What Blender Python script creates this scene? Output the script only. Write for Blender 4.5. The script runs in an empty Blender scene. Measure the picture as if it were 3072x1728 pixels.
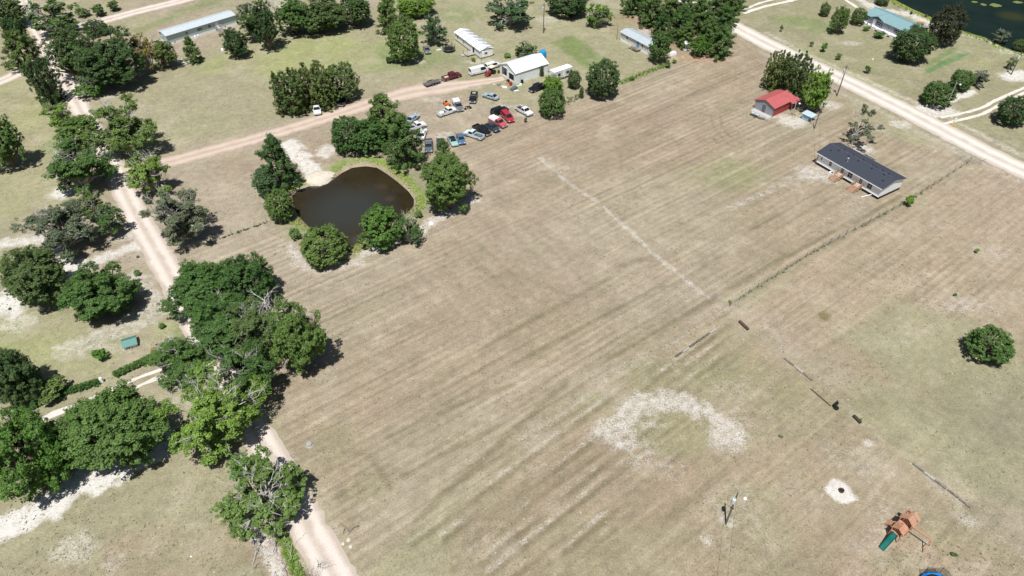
import bpy, bmesh, math, random
import numpy as np
from mathutils import Vector, Matrix

# ------------------------------------------------------------------ camera, sky, sun, exposure
S = bpy.context.scene
R = math.radians
FPX = 2110.0; PITCH = math.atan(FPX / 2330.0); CAMH = 84.0
cam = bpy.data.cameras.new('camera'); camo = bpy.data.objects.new('camera', cam)
S.collection.objects.link(camo); S.camera = camo
camo.location = (0, 0, CAMH); camo.rotation_euler = (math.pi / 2 - PITCH, 0, 0)
cam.sensor_width = 36.0; cam.lens = 36.0 * FPX / 3072.0; cam.clip_start = 1.0; cam.clip_end = 8000.0
SUN_EL = R(67.5); SHADOW_AZ = R(11.0)
world = bpy.data.worlds.new('World'); S.world = world; world.use_nodes = True
wn = world.node_tree.nodes; wl = world.node_tree.links
sky = wn.new('ShaderNodeTexSky'); sky.sky_type = 'NISHITA'; sky.sun_disc = False
sky.sun_elevation = SUN_EL; sky.sun_rotation = R(191); sky.air_density = 1.0; sky.dust_density = 1.2
wl.new(sky.outputs[0], wn['Background'].inputs[0]); wn['Background'].inputs[1].default_value = 0.05
sun = bpy.data.lights.new('sun', 'SUN'); sun.energy = 5.0; sun.angle = R(0.55); sun.color = (1.0, 0.968, 0.93)
suno = bpy.data.objects.new('sun', sun); S.collection.objects.link(suno)
ldir = Vector((math.sin(SHADOW_AZ) * math.cos(SUN_EL), math.cos(SHADOW_AZ) * math.cos(SUN_EL), -math.sin(SUN_EL)))
suno.rotation_euler = ldir.to_track_quat('-Z', 'Y').to_euler(); suno.location = (0, 0, 200)
S.view_settings.view_transform = 'Standard'; S.view_settings.look = 'None'
S.view_settings.exposure = 0.03; S.view_settings.gamma = 1.0; S.view_settings.use_curve_mapping = False
S.render.engine = 'CYCLES'
S.cycles.max_bounces = 6; S.cycles.diffuse_bounces = 3; S.cycles.transmission_bounces = 3; S.cycles.glossy_bounces = 3
COL = S.collection

# ------------------------------------------------------------------ survey: photo position -> metres on the ground
_c, _s = math.cos(PITCH), math.sin(PITCH)
def G(u, v, z=0.0):
    x = (u - 1536) / FPX; y = -(v - 864) / FPX
    d = (x, _c + y * _s, -_s + y * _c); t = (z - CAMH) / d[2]
    return Vector((d[0] * t, d[1] * t, z))
def mpp(u, v, z=0.0):
    p = G(u, v, z); return (p - Vector((0, 0, CAMH))).dot(Vector((0, _c, -_s))) / FPX
def GL(pts, z=0.0): return [G(a, b, z) for a, b in pts]

# ------------------------------------------------------------------ materials
MATS = {}
def mat(name, col, rough=0.7, metal=0.0, var=0.12, scale=1.5, bump=0.0, spec=0.4, coat=0.0, col2=None, detail=6):
    if name in MATS: return MATS[name]
    m = bpy.data.materials.new(name); m.use_nodes = True; MATS[name] = m
    n = m.node_tree.nodes; l = m.node_tree.links; b = n['Principled BSDF']
    b.inputs['Roughness'].default_value = rough; b.inputs['Metallic'].default_value = metal
    b.inputs['Specular IOR Level'].default_value = spec; b.inputs['Coat Weight'].default_value = coat
    tc = n.new('ShaderNodeTexCoord'); nz = n.new('ShaderNodeTexNoise')
    nz.inputs['Scale'].default_value = scale; nz.inputs['Detail'].default_value = detail
    l.new(tc.outputs['Object'], nz.inputs['Vector'])
    rp = n.new('ShaderNodeValToRGB'); rp.color_ramp.elements[0].position = 0.3; rp.color_ramp.elements[1].position = 0.7
    c = Vector(col)
    a = c * (1 - var); bb = Vector(col2) if col2 else c * (1 + var)
    rp.color_ramp.elements[0].color = (*a, 1); rp.color_ramp.elements[1].color = (*[min(x, 0.95) for x in bb], 1)
    l.new(nz.outputs['Fac'], rp.inputs[0]); l.new(rp.outputs[0], b.inputs['Base Color'])
    if bump:
        bp = n.new('ShaderNodeBump'); bp.inputs['Strength'].default_value = bump
        l.new(nz.outputs['Fac'], bp.inputs['Height']); l.new(bp.outputs[0], b.inputs['Normal'])
    return m

def leafmat(name, c1, c2, trans=0.24):
    if name in MATS: return MATS[name]
    m = bpy.data.materials.new(name); m.use_nodes = True; MATS[name] = m
    n = m.node_tree.nodes; l = m.node_tree.links; n.remove(n['Principled BSDF'])
    at = n.new('ShaderNodeAttribute'); at.attribute_name = 'tint'
    rp = n.new('ShaderNodeValToRGB')
    rp.color_ramp.elements[0].color = (*c1, 1); rp.color_ramp.elements[1].color = (*c2, 1)
    l.new(at.outputs['Fac'], rp.inputs[0])
    # each tree its own slight shift of tone
    oi = n.new('ShaderNodeObjectInfo'); hs = n.new('ShaderNodeHueSaturation')
    mr = n.new('ShaderNodeMapRange'); mr.inputs[3].default_value = 0.84; mr.inputs[4].default_value = 1.34
    l.new(oi.outputs['Random'], mr.inputs[0]); l.new(mr.outputs[0], hs.inputs['Value'])
    mr2 = n.new('ShaderNodeMapRange'); mr2.inputs[3].default_value = 0.52; mr2.inputs[4].default_value = 0.478
    l.new(oi.outputs['Random'], mr2.inputs[0]); l.new(mr2.outputs[0], hs.inputs['Hue'])
    l.new(rp.outputs[0], hs.inputs['Color'])
    d = n.new('ShaderNodeBsdfPrincipled'); d.inputs['Roughness'].default_value = 0.5; d.inputs['Specular IOR Level'].default_value = 0.25
    t = n.new('ShaderNodeBsdfTranslucent'); mx = n.new('ShaderNodeMixShader'); mx.inputs[0].default_value = trans
    l.new(hs.outputs[0], d.inputs['Base Color']); l.new(hs.outputs[0], t.inputs['Color'])
    l.new(d.outputs[0], mx.inputs[1]); l.new(t.outputs[0], mx.inputs[2]); l.new(mx.outputs[0], n['Material Output'].inputs[0])
    return m

LEAF = {
 'dark':   leafmat('leaf_dark',   (0.054, 0.098, 0.031), (0.126, 0.203, 0.065)),
 'mid':    leafmat('leaf_mid',    (0.064, 0.126, 0.031), (0.150, 0.263, 0.067)),
 'fresh':  leafmat('leaf_fresh',  (0.078, 0.158, 0.029), (0.184, 0.332, 0.065)),
 'bright': leafmat('leaf_bright', (0.095, 0.187, 0.029), (0.218, 0.380, 0.061)),
 'olive':  leafmat('leaf_olive',  (0.082, 0.128, 0.033), (0.177, 0.255, 0.074)),
 'yellow': leafmat('leaf_yellow', (0.190, 0.180, 0.028), (0.330, 0.295, 0.055)),
 'grey':   leafmat('leaf_grey',   (0.105, 0.140, 0.078), (0.225, 0.262, 0.160)),
 'red':    leafmat('leaf_red',    (0.040, 0.058, 0.027), (0.118, 0.112, 0.062)),
 'pine':   leafmat('leaf_pine',   (0.064, 0.126, 0.035), (0.155, 0.263, 0.073)),
 'blue':   leafmat('leaf_blue',   (0.058, 0.116, 0.047), (0.134, 0.227, 0.090)),
 'lime':   leafmat('leaf_lime',   (0.160, 0.230, 0.040), (0.280, 0.350, 0.075)),
 'dry':    leafmat('leaf_dry',    (0.260, 0.215, 0.140), (0.470, 0.420, 0.310)),
}
M_bark  = mat('bark', (0.13, 0.105, 0.085), 0.9, var=0.35, scale=6)
M_greyb = mat('grey_bark', (0.36, 0.35, 0.32), 0.9, var=0.25, scale=5)
M_dead  = mat('dead_wood', (0.52, 0.50, 0.46), 0.9, var=0.2, scale=5)
M_white = mat('white_metal', (0.88, 0.89, 0.89), 0.45, var=0.05, scale=0.8)
M_wpaint= mat('white_paint', (0.88, 0.89, 0.90), 0.5, var=0.06, scale=1.2)
M_dirtyw= mat('stained_white_siding', (0.50, 0.50, 0.50), 0.6, var=0.2, scale=1.6, col2=(0.85, 0.85, 0.85), detail=9)
M_glass = mat('dark_glass', (0.018, 0.022, 0.028), 0.08, spec=0.6, var=0.2)
M_black = mat('black_paint', (0.016, 0.017, 0.020), 0.3, var=0.2)
M_rubber= mat('rubber', (0.022, 0.022, 0.022), 0.85, var=0.3)
M_steel = mat('steel', (0.45, 0.46, 0.47), 0.4, 0.5)
M_rust  = mat('rusty_iron', (0.10, 0.060, 0.045), 0.9, var=0.5, scale=4)
M_wood  = mat('weathered_wood', (0.26, 0.225, 0.19), 0.9, var=0.3, scale=5)
M_gwood = mat('silver_wood', (0.40, 0.385, 0.36), 0.9, var=0.25, scale=6)
M_newwood = mat('treated_lumber', (0.46, 0.30, 0.20), 0.8, var=0.15, scale=5)
M_redwood = mat('redwood_stain', (0.50, 0.265, 0.165), 0.7, var=0.15, scale=4)
M_concrete = mat('concrete', (0.48, 0.46, 0.43), 0.9, var=0.15, scale=3)
M_void  = mat('dark_interior', (0.012, 0.012, 0.013), 0.9, var=0.1)
M_headlight = mat('headlight', (0.75, 0.76, 0.76), 0.1, var=0.02)
M_taillight = mat('taillight', (0.35, 0.02, 0.02), 0.2, var=0.05)
M_pole  = mat('creosote_pole', (0.155, 0.135, 0.115), 0.9, var=0.25, scale=3)

# ------------------------------------------------------------------ mesh helpers
class MB:
    def __init__(s): s.v = []; s.f = []
    def add(s, vs, fs):
        o = len(s.v); s.v += [tuple(p) for p in vs]; s.f += [tuple(i + o for i in f) for f in fs]; return s
    def box(s, x0, x1, y0, y1, z0, z1):
        return s.add([(x0,y0,z0),(x1,y0,z0),(x1,y1,z0),(x0,y1,z0),(x0,y0,z1),(x1,y0,z1),(x1,y1,z1),(x0,y1,z1)],
                     [(3,2,1,0),(4,5,6,7),(0,1,5,4),(1,2,6,5),(2,3,7,6),(3,0,4,7)])
    def frustum(s, b, t):      # b,t = (x0,x1,y0,y1,z)
        x0,x1,y0,y1,z = b; X0,X1,Y0,Y1,Z = t
        return s.add([(x0,y0,z),(x1,y0,z),(x1,y1,z),(x0,y1,z),(X0,Y0,Z),(X1,Y0,Z),(X1,Y1,Z),(X0,Y1,Z)],
                     [(3,2,1,0),(4,5,6,7),(0,1,5,4),(1,2,6,5),(2,3,7,6),(3,0,4,7)])
    def bar(s, p, q, w, h=None):   # rectangular bar between two points
        p = Vector(p); q = Vector(q); h = h or w; d = (q - p).normalized()
        up = Vector((0,0,1)) if abs(d.z) < 0.95 else Vector((1,0,0))
        a = d.cross(up).normalized() * w / 2; b = a.cross(d).normalized() * h / 2
        vs = [p-a-b, p+a-b, p+a+b, p-a+b, q-a-b, q+a-b, q+a+b, q-a+b]
        return s.add(vs, [(3,2,1,0),(4,5,6,7),(0,1,5,4),(1,2,6,5),(2,3,7,6),(3,0,4,7)])
    def tube(s, pts, rad, n=6, cap=True):
        pts = [Vector(p) for p in pts]; k = len(pts); o = len(s.v)
        for i, p in enumerate(pts):
            d = (pts[min(i+1,k-1)] - pts[max(i-1,0)]).normalized()
            up = Vector((0,0,1)) if abs(d.z) < 0.9 else Vector((1,0,0))
            a = d.cross(up).normalized(); b = a.cross(d)
            r = rad[i] if hasattr(rad, '__len__') else rad
            for j in range(n):
                t = 2*math.pi*j/n; s.v.append(tuple(p + (a*math.cos(t) + b*math.sin(t))*r))
        for i in range(k-1):
            for j in range(n):
                s.f.append((o+i*n+j, o+i*n+(j+1)%n, o+(i+1)*n+(j+1)%n, o+(i+1)*n+j))
        if cap:
            s.f.append(tuple(o+j for j in range(n))[::-1]); s.f.append(tuple(o+(k-1)*n+j for j in range(n)))
        return s
    def lathe(s, c, prof, n=16):   # prof: [(r,z)] from bottom to top
        o = len(s.v); k = len(prof)
        for r, z in prof:
            for j in range(n):
                t = 2*math.pi*j/n; s.v.append((c[0]+r*math.cos(t), c[1]+r*math.sin(t), c[2]+z))
        for i in range(k-1):
            for j in range(n): s.f.append((o+i*n+j, o+i*n+(j+1)%n, o+(i+1)*n+(j+1)%n, o+(i+1)*n+j))
        s.f.append(tuple(o+j for j in range(n))[::-1]); s.f.append(tuple(o+(k-1)*n+j for j in range(n)))
        return s
    def extrude(s, prof, axis, a, b):   # closed profile of 2-D points; axis 'x': (y,z) ; 'y': (x,z) ; 'z': (x,y)
        o = len(s.v); n = len(prof)
        for t in (a, b):
            for p, q in prof:
                s.v.append({'x': (t,p,q), 'y': (p,t,q), 'z': (p,q,t)}[axis])
        for j in range(n): s.f.append((o+j, o+(j+1)%n, o+n+(j+1)%n, o+n+j))
        s.f.append(tuple(o+j for j in range(n))[::-1]); s.f.append(tuple(o+n+j for j in range(n)))
        return s
    def mesh(s, name, bevel=0.0, smooth=False):
        me = bpy.data.meshes.new(name); me.from_pydata(s.v, [], s.f)
        bm = bmesh.new(); bm.from_mesh(me)
        bmesh.ops.recalc_face_normals(bm, faces=bm.faces)
        if bevel: bmesh.ops.bevel(bm, geom=list(bm.edges), offset=bevel, segments=1, affect='EDGES', clamp_overlap=True)
        bm.to_mesh(me); bm.free()
        if smooth:
            for p in me.polygons: p.use_smooth = True
        return me
    def build(s, name, m, parent=None, bevel=0.0, smooth=False, loc=None):
        return link(s.mesh(name, bevel, smooth), name, m, parent, loc)
def link(me, name, m, parent=None, loc=None, objmat=False):
    if not me.materials: me.materials.append(m)
    o = bpy.data.objects.new(name, me); COL.objects.link(o)
    if me.materials[0] != m:
        o.material_slots[0].link = 'OBJECT'; o.material_slots[0].material = m
    if parent: o.parent = parent
    if loc is not None: o.location = loc
    return o
def tag(o, label, cat, group=None):
    o['label'] = label; o['category'] = cat
    if group: o['group'] = group
    return o
def thing(name, label, cat, loc, rz=0.0, group=None):
    o = bpy.data.objects.new(name, None); o.empty_display_size = 0.5; COL.objects.link(o)
    o.location = loc; o.rotation_euler = (0, 0, rz); return tag(o, label, cat, group)
def struct(o, kind='structure'): o['kind'] = kind; return o
# ------------------------------------------------------------------ ground: one sheet to the horizon
def _lat(ix, iy, seed):
    h = (ix.astype(np.int64) * 374761393 + iy.astype(np.int64) * 668265263 + seed * 144665) & 0x7fffffff
    h = ((h ^ (h >> 13)) * 1274126177) & 0x7fffffff
    return ((h ^ (h >> 16)) & 0xffff) / 65535.0
def vnoise(x, y, seed):
    ix = np.floor(x); iy = np.floor(y); fx = x - ix; fy = y - iy
    fx = fx*fx*(3-2*fx); fy = fy*fy*(3-2*fy)
    a = _lat(ix, iy, seed); b = _lat(ix+1, iy, seed); c = _lat(ix, iy+1, seed); d = _lat(ix+1, iy+1, seed)
    return (a*(1-fx)+b*fx)*(1-fy) + (c*(1-fx)+d*fx)*fy
def fbm(x, y, size, seed, oct=4):
    r = 0; amp = 0.5; tot = 0
    for i in range(oct):
        r = r + amp*vnoise(x/size*2**i, y/size*2**i, seed+i*17); tot += amp; amp *= 0.55
    return r/tot
def sstep(a, b, x):
    t = np.clip((x-a)/(b-a), 0, 1); return t*t*(3-2*t)
xs = np.arange(-186, 186.01, 0.45); xs = np.concatenate([[-4000,-1200,-500,-260,-205], xs, [205,260,500,1200,4000]])
ys = [24.0]
while ys[-1] < 262: ys.append(ys[-1] + 0.30 + 0.45*(ys[-1]-24)/238)
ys = np.array([-3000,-800,-200,-40,0,14] + ys + [285,330,450,800,2000,5500])
GX, GY = np.meshgrid(xs, ys); X = GX.ravel(); Y = GY.ravel()
def seg_dist(px, py, pts):
    d = np.full(px.shape, 1e9)
    for a, b in zip(pts, pts[1:]):
        vx, vy = b.x-a.x, b.y-a.y; L = vx*vx+vy*vy
        t = np.clip(((px-a.x)*vx+(py-a.y)*vy)/L, 0, 1)
        d = np.minimum(d, np.hypot(px-a.x-t*vx, py-a.y-t*vy))
    return d
def poly_sd(px, py, pts):   # signed distance, negative inside
    d = seg_dist(px, py, pts+[pts[0]]); ins = np.zeros(px.shape, bool)
    for a, b in zip(pts, pts[1:]+[pts[0]]):
        if a.y == b.y: continue
        c = ((a.y > py) != (b.y > py)) & (px < (b.x-a.x)*(py-a.y)/(b.y-a.y)+a.x); ins ^= c
    return np.where(ins, -d, d)
WOB = (fbm(X, Y, 6, 3)-0.5)*2          # ragged edges for every patch
WOB2 = (fbm(X, Y, 1.6, 9, 3)-0.5)*2
def line_m(pts, hw, soft=0.8, rag=0.6): return 1 - sstep(hw-soft, hw+soft, seg_dist(X, Y, GL(pts)) + rag*WOB2*hw)
def poly_m(pts, soft=4, rag=3): return 1 - sstep(-soft, soft, poly_sd(X, Y, GL(pts)) + rag*WOB)
def blob_m(u, v, ru, rv, soft=0.5, rag=0.6):
    c = G(u, v); rx = (G(u+ru, v)-c).length; ry = (G(u, v-rv)-G(u, v+rv)).length/2
    d = np.hypot((X-c.x)/rx, (Y-c.y)/ry)
    return 1 - sstep(1-soft, 1+soft, d + rag*WOB + rag*0.4*WOB2)
n1 = fbm(X, Y, 38, 21); n2 = fbm(X, Y, 11, 5); n3 = fbm(X, Y, 3.2, 8)
C = np.zeros((len(X), 3)); SAND = np.zeros(len(X)); STRK = np.zeros(len(X))
def mix(mask, col, k=1.0):
    global C
    m = np.clip(mask*k, 0, 1)[:, None]; C = C*(1-m) + np.array(col)[None, :]*m
def sand(mask, k=1.0):
    global SAND
    SAND = np.maximum(SAND, mask*k)
TAN = (0.350,0.300,0.224); BRN = (0.318,0.246,0.176); OLV = (0.262,0.262,0.150); GRN = (0.170,0.235,0.085)
YGR = (0.315,0.335,0.155); PINK = (0.395,0.312,0.232); KHK = (0.312,0.300,0.185); DRK = (0.205,0.180,0.118)
C[:] = TAN
mix(sstep(0.42, 0.62, n1), KHK, 0.8); mix(sstep(0.55, 0.75, n2), BRN, 0.5)
# yards
mix(poly_m([(200,280),(900,60),(1250,0),(1850,-60),(1950,150),(1650,345),(1400,290),(1300,230),(1000,330),(560,440),(330,520)]), KHK, 0.75)
mix(poly_m([(1850,60),(2304,110),(2750,315),(3072,480),(3200,500),(3200,-60),(1900,-60)]), OLV, 0.7)
mix(poly_m([(0,200),(130,200),(330,560),(300,640),(0,660),(-120,400)]), YGR, 0.4)
mix(poly_m([(-100,900),(200,930),(330,1100),(120,1160),(-100,1110)]), YGR, 0.35)
for a in [(1000,165,170,45),(860,210,90,30),(930,140,120,25),(650,190,60,25)]: mix(blob_m(*a, soft=0.8), YGR, 0.8)
for a in [(120,330,70,60),(190,420,60,40),(60,780,40,30),(20,1010,60,40),(130,1050,90,35),(520,985,45,30)]: mix(blob_m(*a, soft=0.7), YGR, 0.6)
for a in [(170,430,40,25),(30,1000,25,15),(1240,170,110,30),(1370,45,60,22),(1180,150,60,20),(2360,60,40,12),(2440,75,60,18),(550,990,25,30),(1290,105,40,14)]: mix(blob_m(*a, soft=0.8), GRN, 0.55)
mix(poly_m([(390,95),(610,0),(680,0),(560,40),(420,100)], 1.5, 1.0), GRN, 0.6)
mix(poly_m([(1659,129),(1715,101),(1830,185),(1762,207)], 1.2, 0.8), (0.16,0.22,0.075), 0.85)
mix(line_m([(1860,250),(2000,195),(2050,182)], 1.3), GRN, 0.9)
mix(line_m([(2784.5,213.7),(2899,156.6)], 1.0, 0.8), (0.10,0.215,0.075), 0.85)
mix(line_m([(2782,194),(2864,146.6)], 0.9, 0.6), (0.13,0.22,0.07), 0.6)
mix(line_m([(2390,150),(2560,235),(2740,330)], 2.6, 1.6), YGR, 0.55)
mix(blob_m(2945,190,25,10), YGR, 0.7)
# main field: mown rows
rowA = R(37.0); TA = -X*math.sin(rowA) + Y*math.cos(rowA); SA = X*math.cos(rowA) + Y*math.sin(rowA)
rowB = R(-56.0); TB = -X*math.sin(rowB) + Y*math.cos(rowB); SB = X*math.cos(rowB) + Y*math.sin(rowB)
FIELD = [(1230,420),(1420,385),(1640,345),(1900,240),(2100,140),(2250,165),(2470,300),(2640,400),(2910,480),(2700,618),(2417,772),(2190,920),(1850,1130),(1560,1340),(1130,1700),(1085,1728),(1000,1560),(900,1400),(690,1010),(600,850),(560,760),(800,668),(960,830),(1250,730),(1420,620)]
fm = poly_m(FIELD, 2.5, 1.5)
mix(fm, TAN, 0.7); mix(fm*sstep(0.35, 0.65, fbm(X, Y, 30, 77)), BRN, 0.55)
up = poly_m([(1230,420),(1640,345),(2100,140),(2300,170),(2350,400),(1900,560),(1500,820),(1250,780)], 8, 4)
mix(up, BRN, 0.4)
right = poly_m([(2920,480),(3300,600),(3300,1100),(2700,900),(2420,1060),(2210,960),(2420,775),(2700,622)], 3, 2)
mix(right, (0.365,0.288,0.212), 0.75)
low = poly_m([(2150,920),(2450,1140),(2950,1540),(3200,1750),(3200,1900),(1200,1900),(1560,1340),(1850,1130)], 4, 3)
mix(low, (0.300,0.252,0.168), 0.75); mix(low*sstep(0.38, 0.62, fbm(X, Y, 14, 55)), (0.345,0.27,0.195), 0.6)
mix(low*sstep(0.5, 0.7, fbm(X, Y, 16, 92)), KHK, 0.5)
for a in [(2080,1120,150,45),(2260,1120,100,70),(2380,1200,90,70),(2200,1000,80,40),(2850,1160,110,60),(2600,1220,90,50),(1090,1470,70,60),(1000,1330,60,70),(2700,1700,60,30),(2820,1600,60,40)]: mix(blob_m(*a, soft=0.8), (0.275,0.262,0.15), 0.5)
mix(poly_m([(2890,1190),(3100,1130),(3200,1600),(2960,1560),(2850,1420)], 4, 6)*sstep(0.25,0.6,n2), (0.25,0.245,0.165), 0.7)
mix(blob_m(2200,525,110,45,soft=0.7), (0.285,0.29,0.155), 0.75)
mix(blob_m(2475,952,20,13,soft=0.4), (0.17,0.145,0.06), 0.9)
# rows: dark and pale bands along the mowing direction, each wandering in strength
def bands(T, Sx, w, seed): return fbm(T/w + 0.35*fbm(Sx, T, 30, seed+5), Sx/42.0, 1.0, seed, 2)
secB = poly_m([(1420,640),(1660,500),(1960,820),(1660,1000),(1350,980),(1150,850)], 12, 8)*0.85
b1 = bands(TA, SA, 1.05, 101); b2 = bands(TA, SA, 2.6, 131); b3 = bands(TB, SB, 1.0, 151)
rows = fm*(1-secB) + right*0.6 + low*0.45
mix(rows*sstep(0.58, 0.80, b1), DRK, 0.26); mix(rows*sstep(0.58, 0.75, b2), (0.265,0.245,0.165), 0.2)
mix(rows*sstep(0.58, 0.80, 1-b1), (0.45,0.395,0.305), 0.30)
mix(fm*secB*sstep(0.55, 0.8, b3), DRK, 0.30); mix(fm*secB*sstep(0.6, 0.8, 1-b3), (0.45,0.395,0.305), 0.22)
for p, w, k in [([(1165,1311),(1350,1225),(1536,1152)],0.7,0.6),([(1201,1430),(1400,1330),(1536,1255)],0.8,0.6),([(1536,1097),(1814,946),(1990,858)],0.7,0.65),
    ([(1250,1560),(1695,1152),(2140,898),(2304,799),(2700,590)],0.9,0.7),([(1440,1050),(1536,993),(1735,890),(1830,835)],0.9,0.55),([(1320,1480),(1560,1330),(1760,1215)],0.6,0.5),
    ([(1400,1640),(1640,1470),(1830,1340)],0.7,0.5),([(1300,1660),(1500,1520),(1800,1300)],0.6,0.4),([(1860,800),(1960,770)],1.0,0.5),([(1110,1370),(1175,1470)],0.45,0.6),
    ([(1536,820),(1640,860),(1720,890)],0.4,0.5),([(1750,360),(2050,240)],0.6,0.45),([(1690,480),(2100,270)],0.7,0.4),([(2500,1030),(2750,880)],0.9,0.3),
    ([(2240,1320),(2290,1300)],0.7,0.5),([(2000,1560),(2150,1440)],0.9,0.45),([(1010,1480),(1050,1540)],1.6,0.55),([(2300,700),(2700,470)],0.8,0.35),([(2250,690),(2600,500)],0.6,0.3)]:
    mix(line_m(p, w*0.6, 0.45, 0.6), (0.175,0.155,0.09), k*0.85)
for p, k in [([(2133,345),(2140,380),(2165,410),(2195,440)],0.5),([(2160,345),(2165,380),(2190,410),(2225,430)],0.5),([(2640,760),(2660,800),(2720,820)],0.35),([(2760,752),(2790,780),(2785,815)],0.4)]:
    mix(line_m(p, 0.25, 0.4, 0.3), (0.19,0.16,0.09), k); sand(line_m([(a+8,b) for a,b in p], 0.2, 0.4, 0.3), k*0.5)
# bare sand
ringc = G(2015,1298); rx = (G(2205,1298)-ringc).length; ry = (G(2015,1190)-G(2015,1406)).length/2
ang = np.arctan2((Y-ringc.y)/ry, (X-ringc.x)/rx); rr = np.hypot((X-ringc.x)/rx, (Y-ringc.y)/ry) + 0.3*WOB + 0.14*WOB2
ring = (1-sstep(0.08, 0.60, np.abs(rr-0.94)))*np.clip(1.15-1.3*np.exp(-((ang+1.35)/0.75)**2), 0.12, 1)*np.clip(1-0.55*np.exp(-((ang+2.6)/0.3)**2), 0, 1)
mix(1-sstep(0.55, 0.9, rr), (0.29,0.275,0.16), 0.75)
sand(ring, 0.74); sand(blob_m(1890,1330,75,35,0.8), 0.7); sand(blob_m(1860,1335,26,20,0.8), 0.85); sand(blob_m(1960,1275,60,20), 0.6)
sand(poly_m([(2463,1464),(2480,1452),(2495,1434),(2527,1440),(2552,1466),(2580,1503),(2558,1508),(2538,1516),(2503,1502),(2483,1482)], 0.45, 0.7), 0.95); sand(blob_m(2185,1565,34,20,0.5), 0.6); sand(blob_m(2118,1618,34,26,0.5), 0.62)
sand(line_m([(-60,1600),(60,1560),(150,1515),(235,1450),(330,1425),(420,1370),(520,1310)], 2.6, 1.2), 1.0)
sand(poly_m([(120,1700),(160,1600),(280,1560),(310,1640),(260,1680)], 2, 3), 0.62); sand(blob_m(340,1690,40,50,0.6), 0.5)
sand(blob_m(25,905,80,60), 1.0); sand(blob_m(70,965,60,30), 0.62); sand(blob_m(190,575,50,22), 1.0)
sand(line_m([(-40,740),(72,723),(160,707),(222,802),(310,775),(409,735)], 2.0, 1.2), 0.85); sand(blob_m(205,810,45,25), 0.95); sand(blob_m(380,700,45,25,0.7), 0.7)
sand(line_m([(210,1045),(330,1000),(440,950)], 3.2, 2), 0.62); sand(line_m([(400,830),(470,900),(490,930)], 2.0, 1.2), 0.62); sand(blob_m(360,1040,50,20,0.6), 0.5)
sand(line_m([(1100,760),(1180,728),(1245,702),(1305,658),(1384,622),(1420,600)], 1.5, 1.0), 0.72); sand(line_m([(868,740),(890,785),(967,813),(1078,782)], 1.7, 1.2), 0.66)
sand(line_m([(1620,475),(1700,545),(1800,612),(1960,760),(2125,895)], 0.75, 0.8), 0.64); sand(line_m([(1640,480),(1700,530)], 1.6, 1.2), 0.5)
sand(line_m([(2188,624),(2304,576),(2440,505)], 1.5, 1.5), 0.55); sand(blob_m(2440,520,80,35,0.7), 0.7); sand(blob_m(2560,620,90,50,0.9), 0.42)
sand(blob_m(2390,365,70,22,0.6), 0.78); sand(blob_m(2500,318,35,14,0.6), 0.7); sand(blob_m(2700,372,38,12,0.6), 0.75); sand(blob_m(2590,448,45,18,0.6), 0.75); sand(blob_m(2300,350,60,14,0.6), 0.55)
sand(line_m([(872,436),(890,462),(912,480),(945,520)], 2.6, 1.2), 0.95); sand(blob_m(975,455,34,26), 0.8); sand(blob_m(820,590,16,50,0.6), 0.55)
sand(line_m([(2304,168),(2411,235),(2642,335),(2781,410),(2924,480),(3072,548)], 1.6, 1.2), 0.5); sand(line_m([(2304,100),(2411,158),(2741,305),(2880,372),(3072,470)], 1.3, 1.0), 0.6)
sand(blob_m(2800,330,80,22,0.6), 0.9); sand(line_m([(2850,300),(2920,275)], 1.4, 1.0), 0.95); sand(blob_m(3050,225,60,18), 0.95); sand(blob_m(3030,150,30,14), 0.7)
sand(line_m([(2560,-10),(2640,30),(2720,40),(2790,70)], 2.4, 1.6), 0.85); sand(line_m([(2860,95),(2960,120),(3060,165)], 1.6, 1.2), 0.62)
sand(line_m([(1930,90),(1960,120),(1985,130)], 2.0, 1.5), 0.7); mix(line_m([(1920,60),(1975,100),(2010,120)], 3.0, 2.0), (0.37,0.245,0.175), 0.8); mix(blob_m(2110,172,80,14,0.6), (0.37,0.25,0.18), 0.8); mix(blob_m(2000,90,120,60), (0.28,0.19,0.13), 0.8)
for a in [(1300,300,60,12),(1530,320,60,10),(1560,345,40,10),(1330,405,40,14),(1420,260,50,8),(1640,60,45,14),(1560,230,30,8),(1260,185,20,8),(1440,185,60,8),(2210,1230,30,15),(560,185,40,14),(300,280,60,20),(840,10,60,20),(2560,130,40,10),(1450,120,30,10)]: sand(blob_m(*a, soft=0.7), 0.58)
sand(line_m([(520,500),(640,455),(768,412),(900,370),(1000,340)], 3.6, 1.2), 0.35)
for a in [(2900,920,150,40,0.55),(2720,850,80,30,0.42),(2980,760,110,40,0.5),(2640,800,60,25,0.35),(2560,1000,90,30,0.4),(2690,1030,90,26,0.45),(1900,620,120,50,0.3),(1990,880,130,30,0.42),(2350,1050,50,30,0.45),
          (1250,1560,60,40,0.35),(1450,1600,120,50,0.32),(1750,1480,160,60,0.3),(2500,880,90,30,0.35),(2610,1330,30,14,0.8),(2720,1320,60,25,0.35),(2650,1590,20,25,0.6),(2900,1560,40,25,0.55),(2790,1570,25,12,0.5),(2620,1690,60,30,0.4),(500,1520,90,50,0.3),(620,1640,60,50,0.3),(460,1640,60,60,0.42),(1700,1300,80,30,0.3),(2330,560,120,40,0.35),(2480,680,100,40,0.35),(3000,560,70,30,0.35)]: sand(blob_m(*a[:4], soft=0.9), a[4])
sand(line_m([(2190,935),(2245,930),(2330,1010),(2440,1110),(2560,1240),(2640,1310),(2740,1400),(2920,1540),(3100,1690)], 0.9, 0.8), 0.42)
sand(line_m([(1560,1330),(1850,1120),(2030,1020),(2170,925)], 1.6, 1.4), 0.45)
P0, P1 = G(2165,925), G(1150,1665); pd = (P1-P0).normalized(); pn = Vector((pd.y, -pd.x, 0))
if pn.x < 0: pn = -pn
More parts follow.
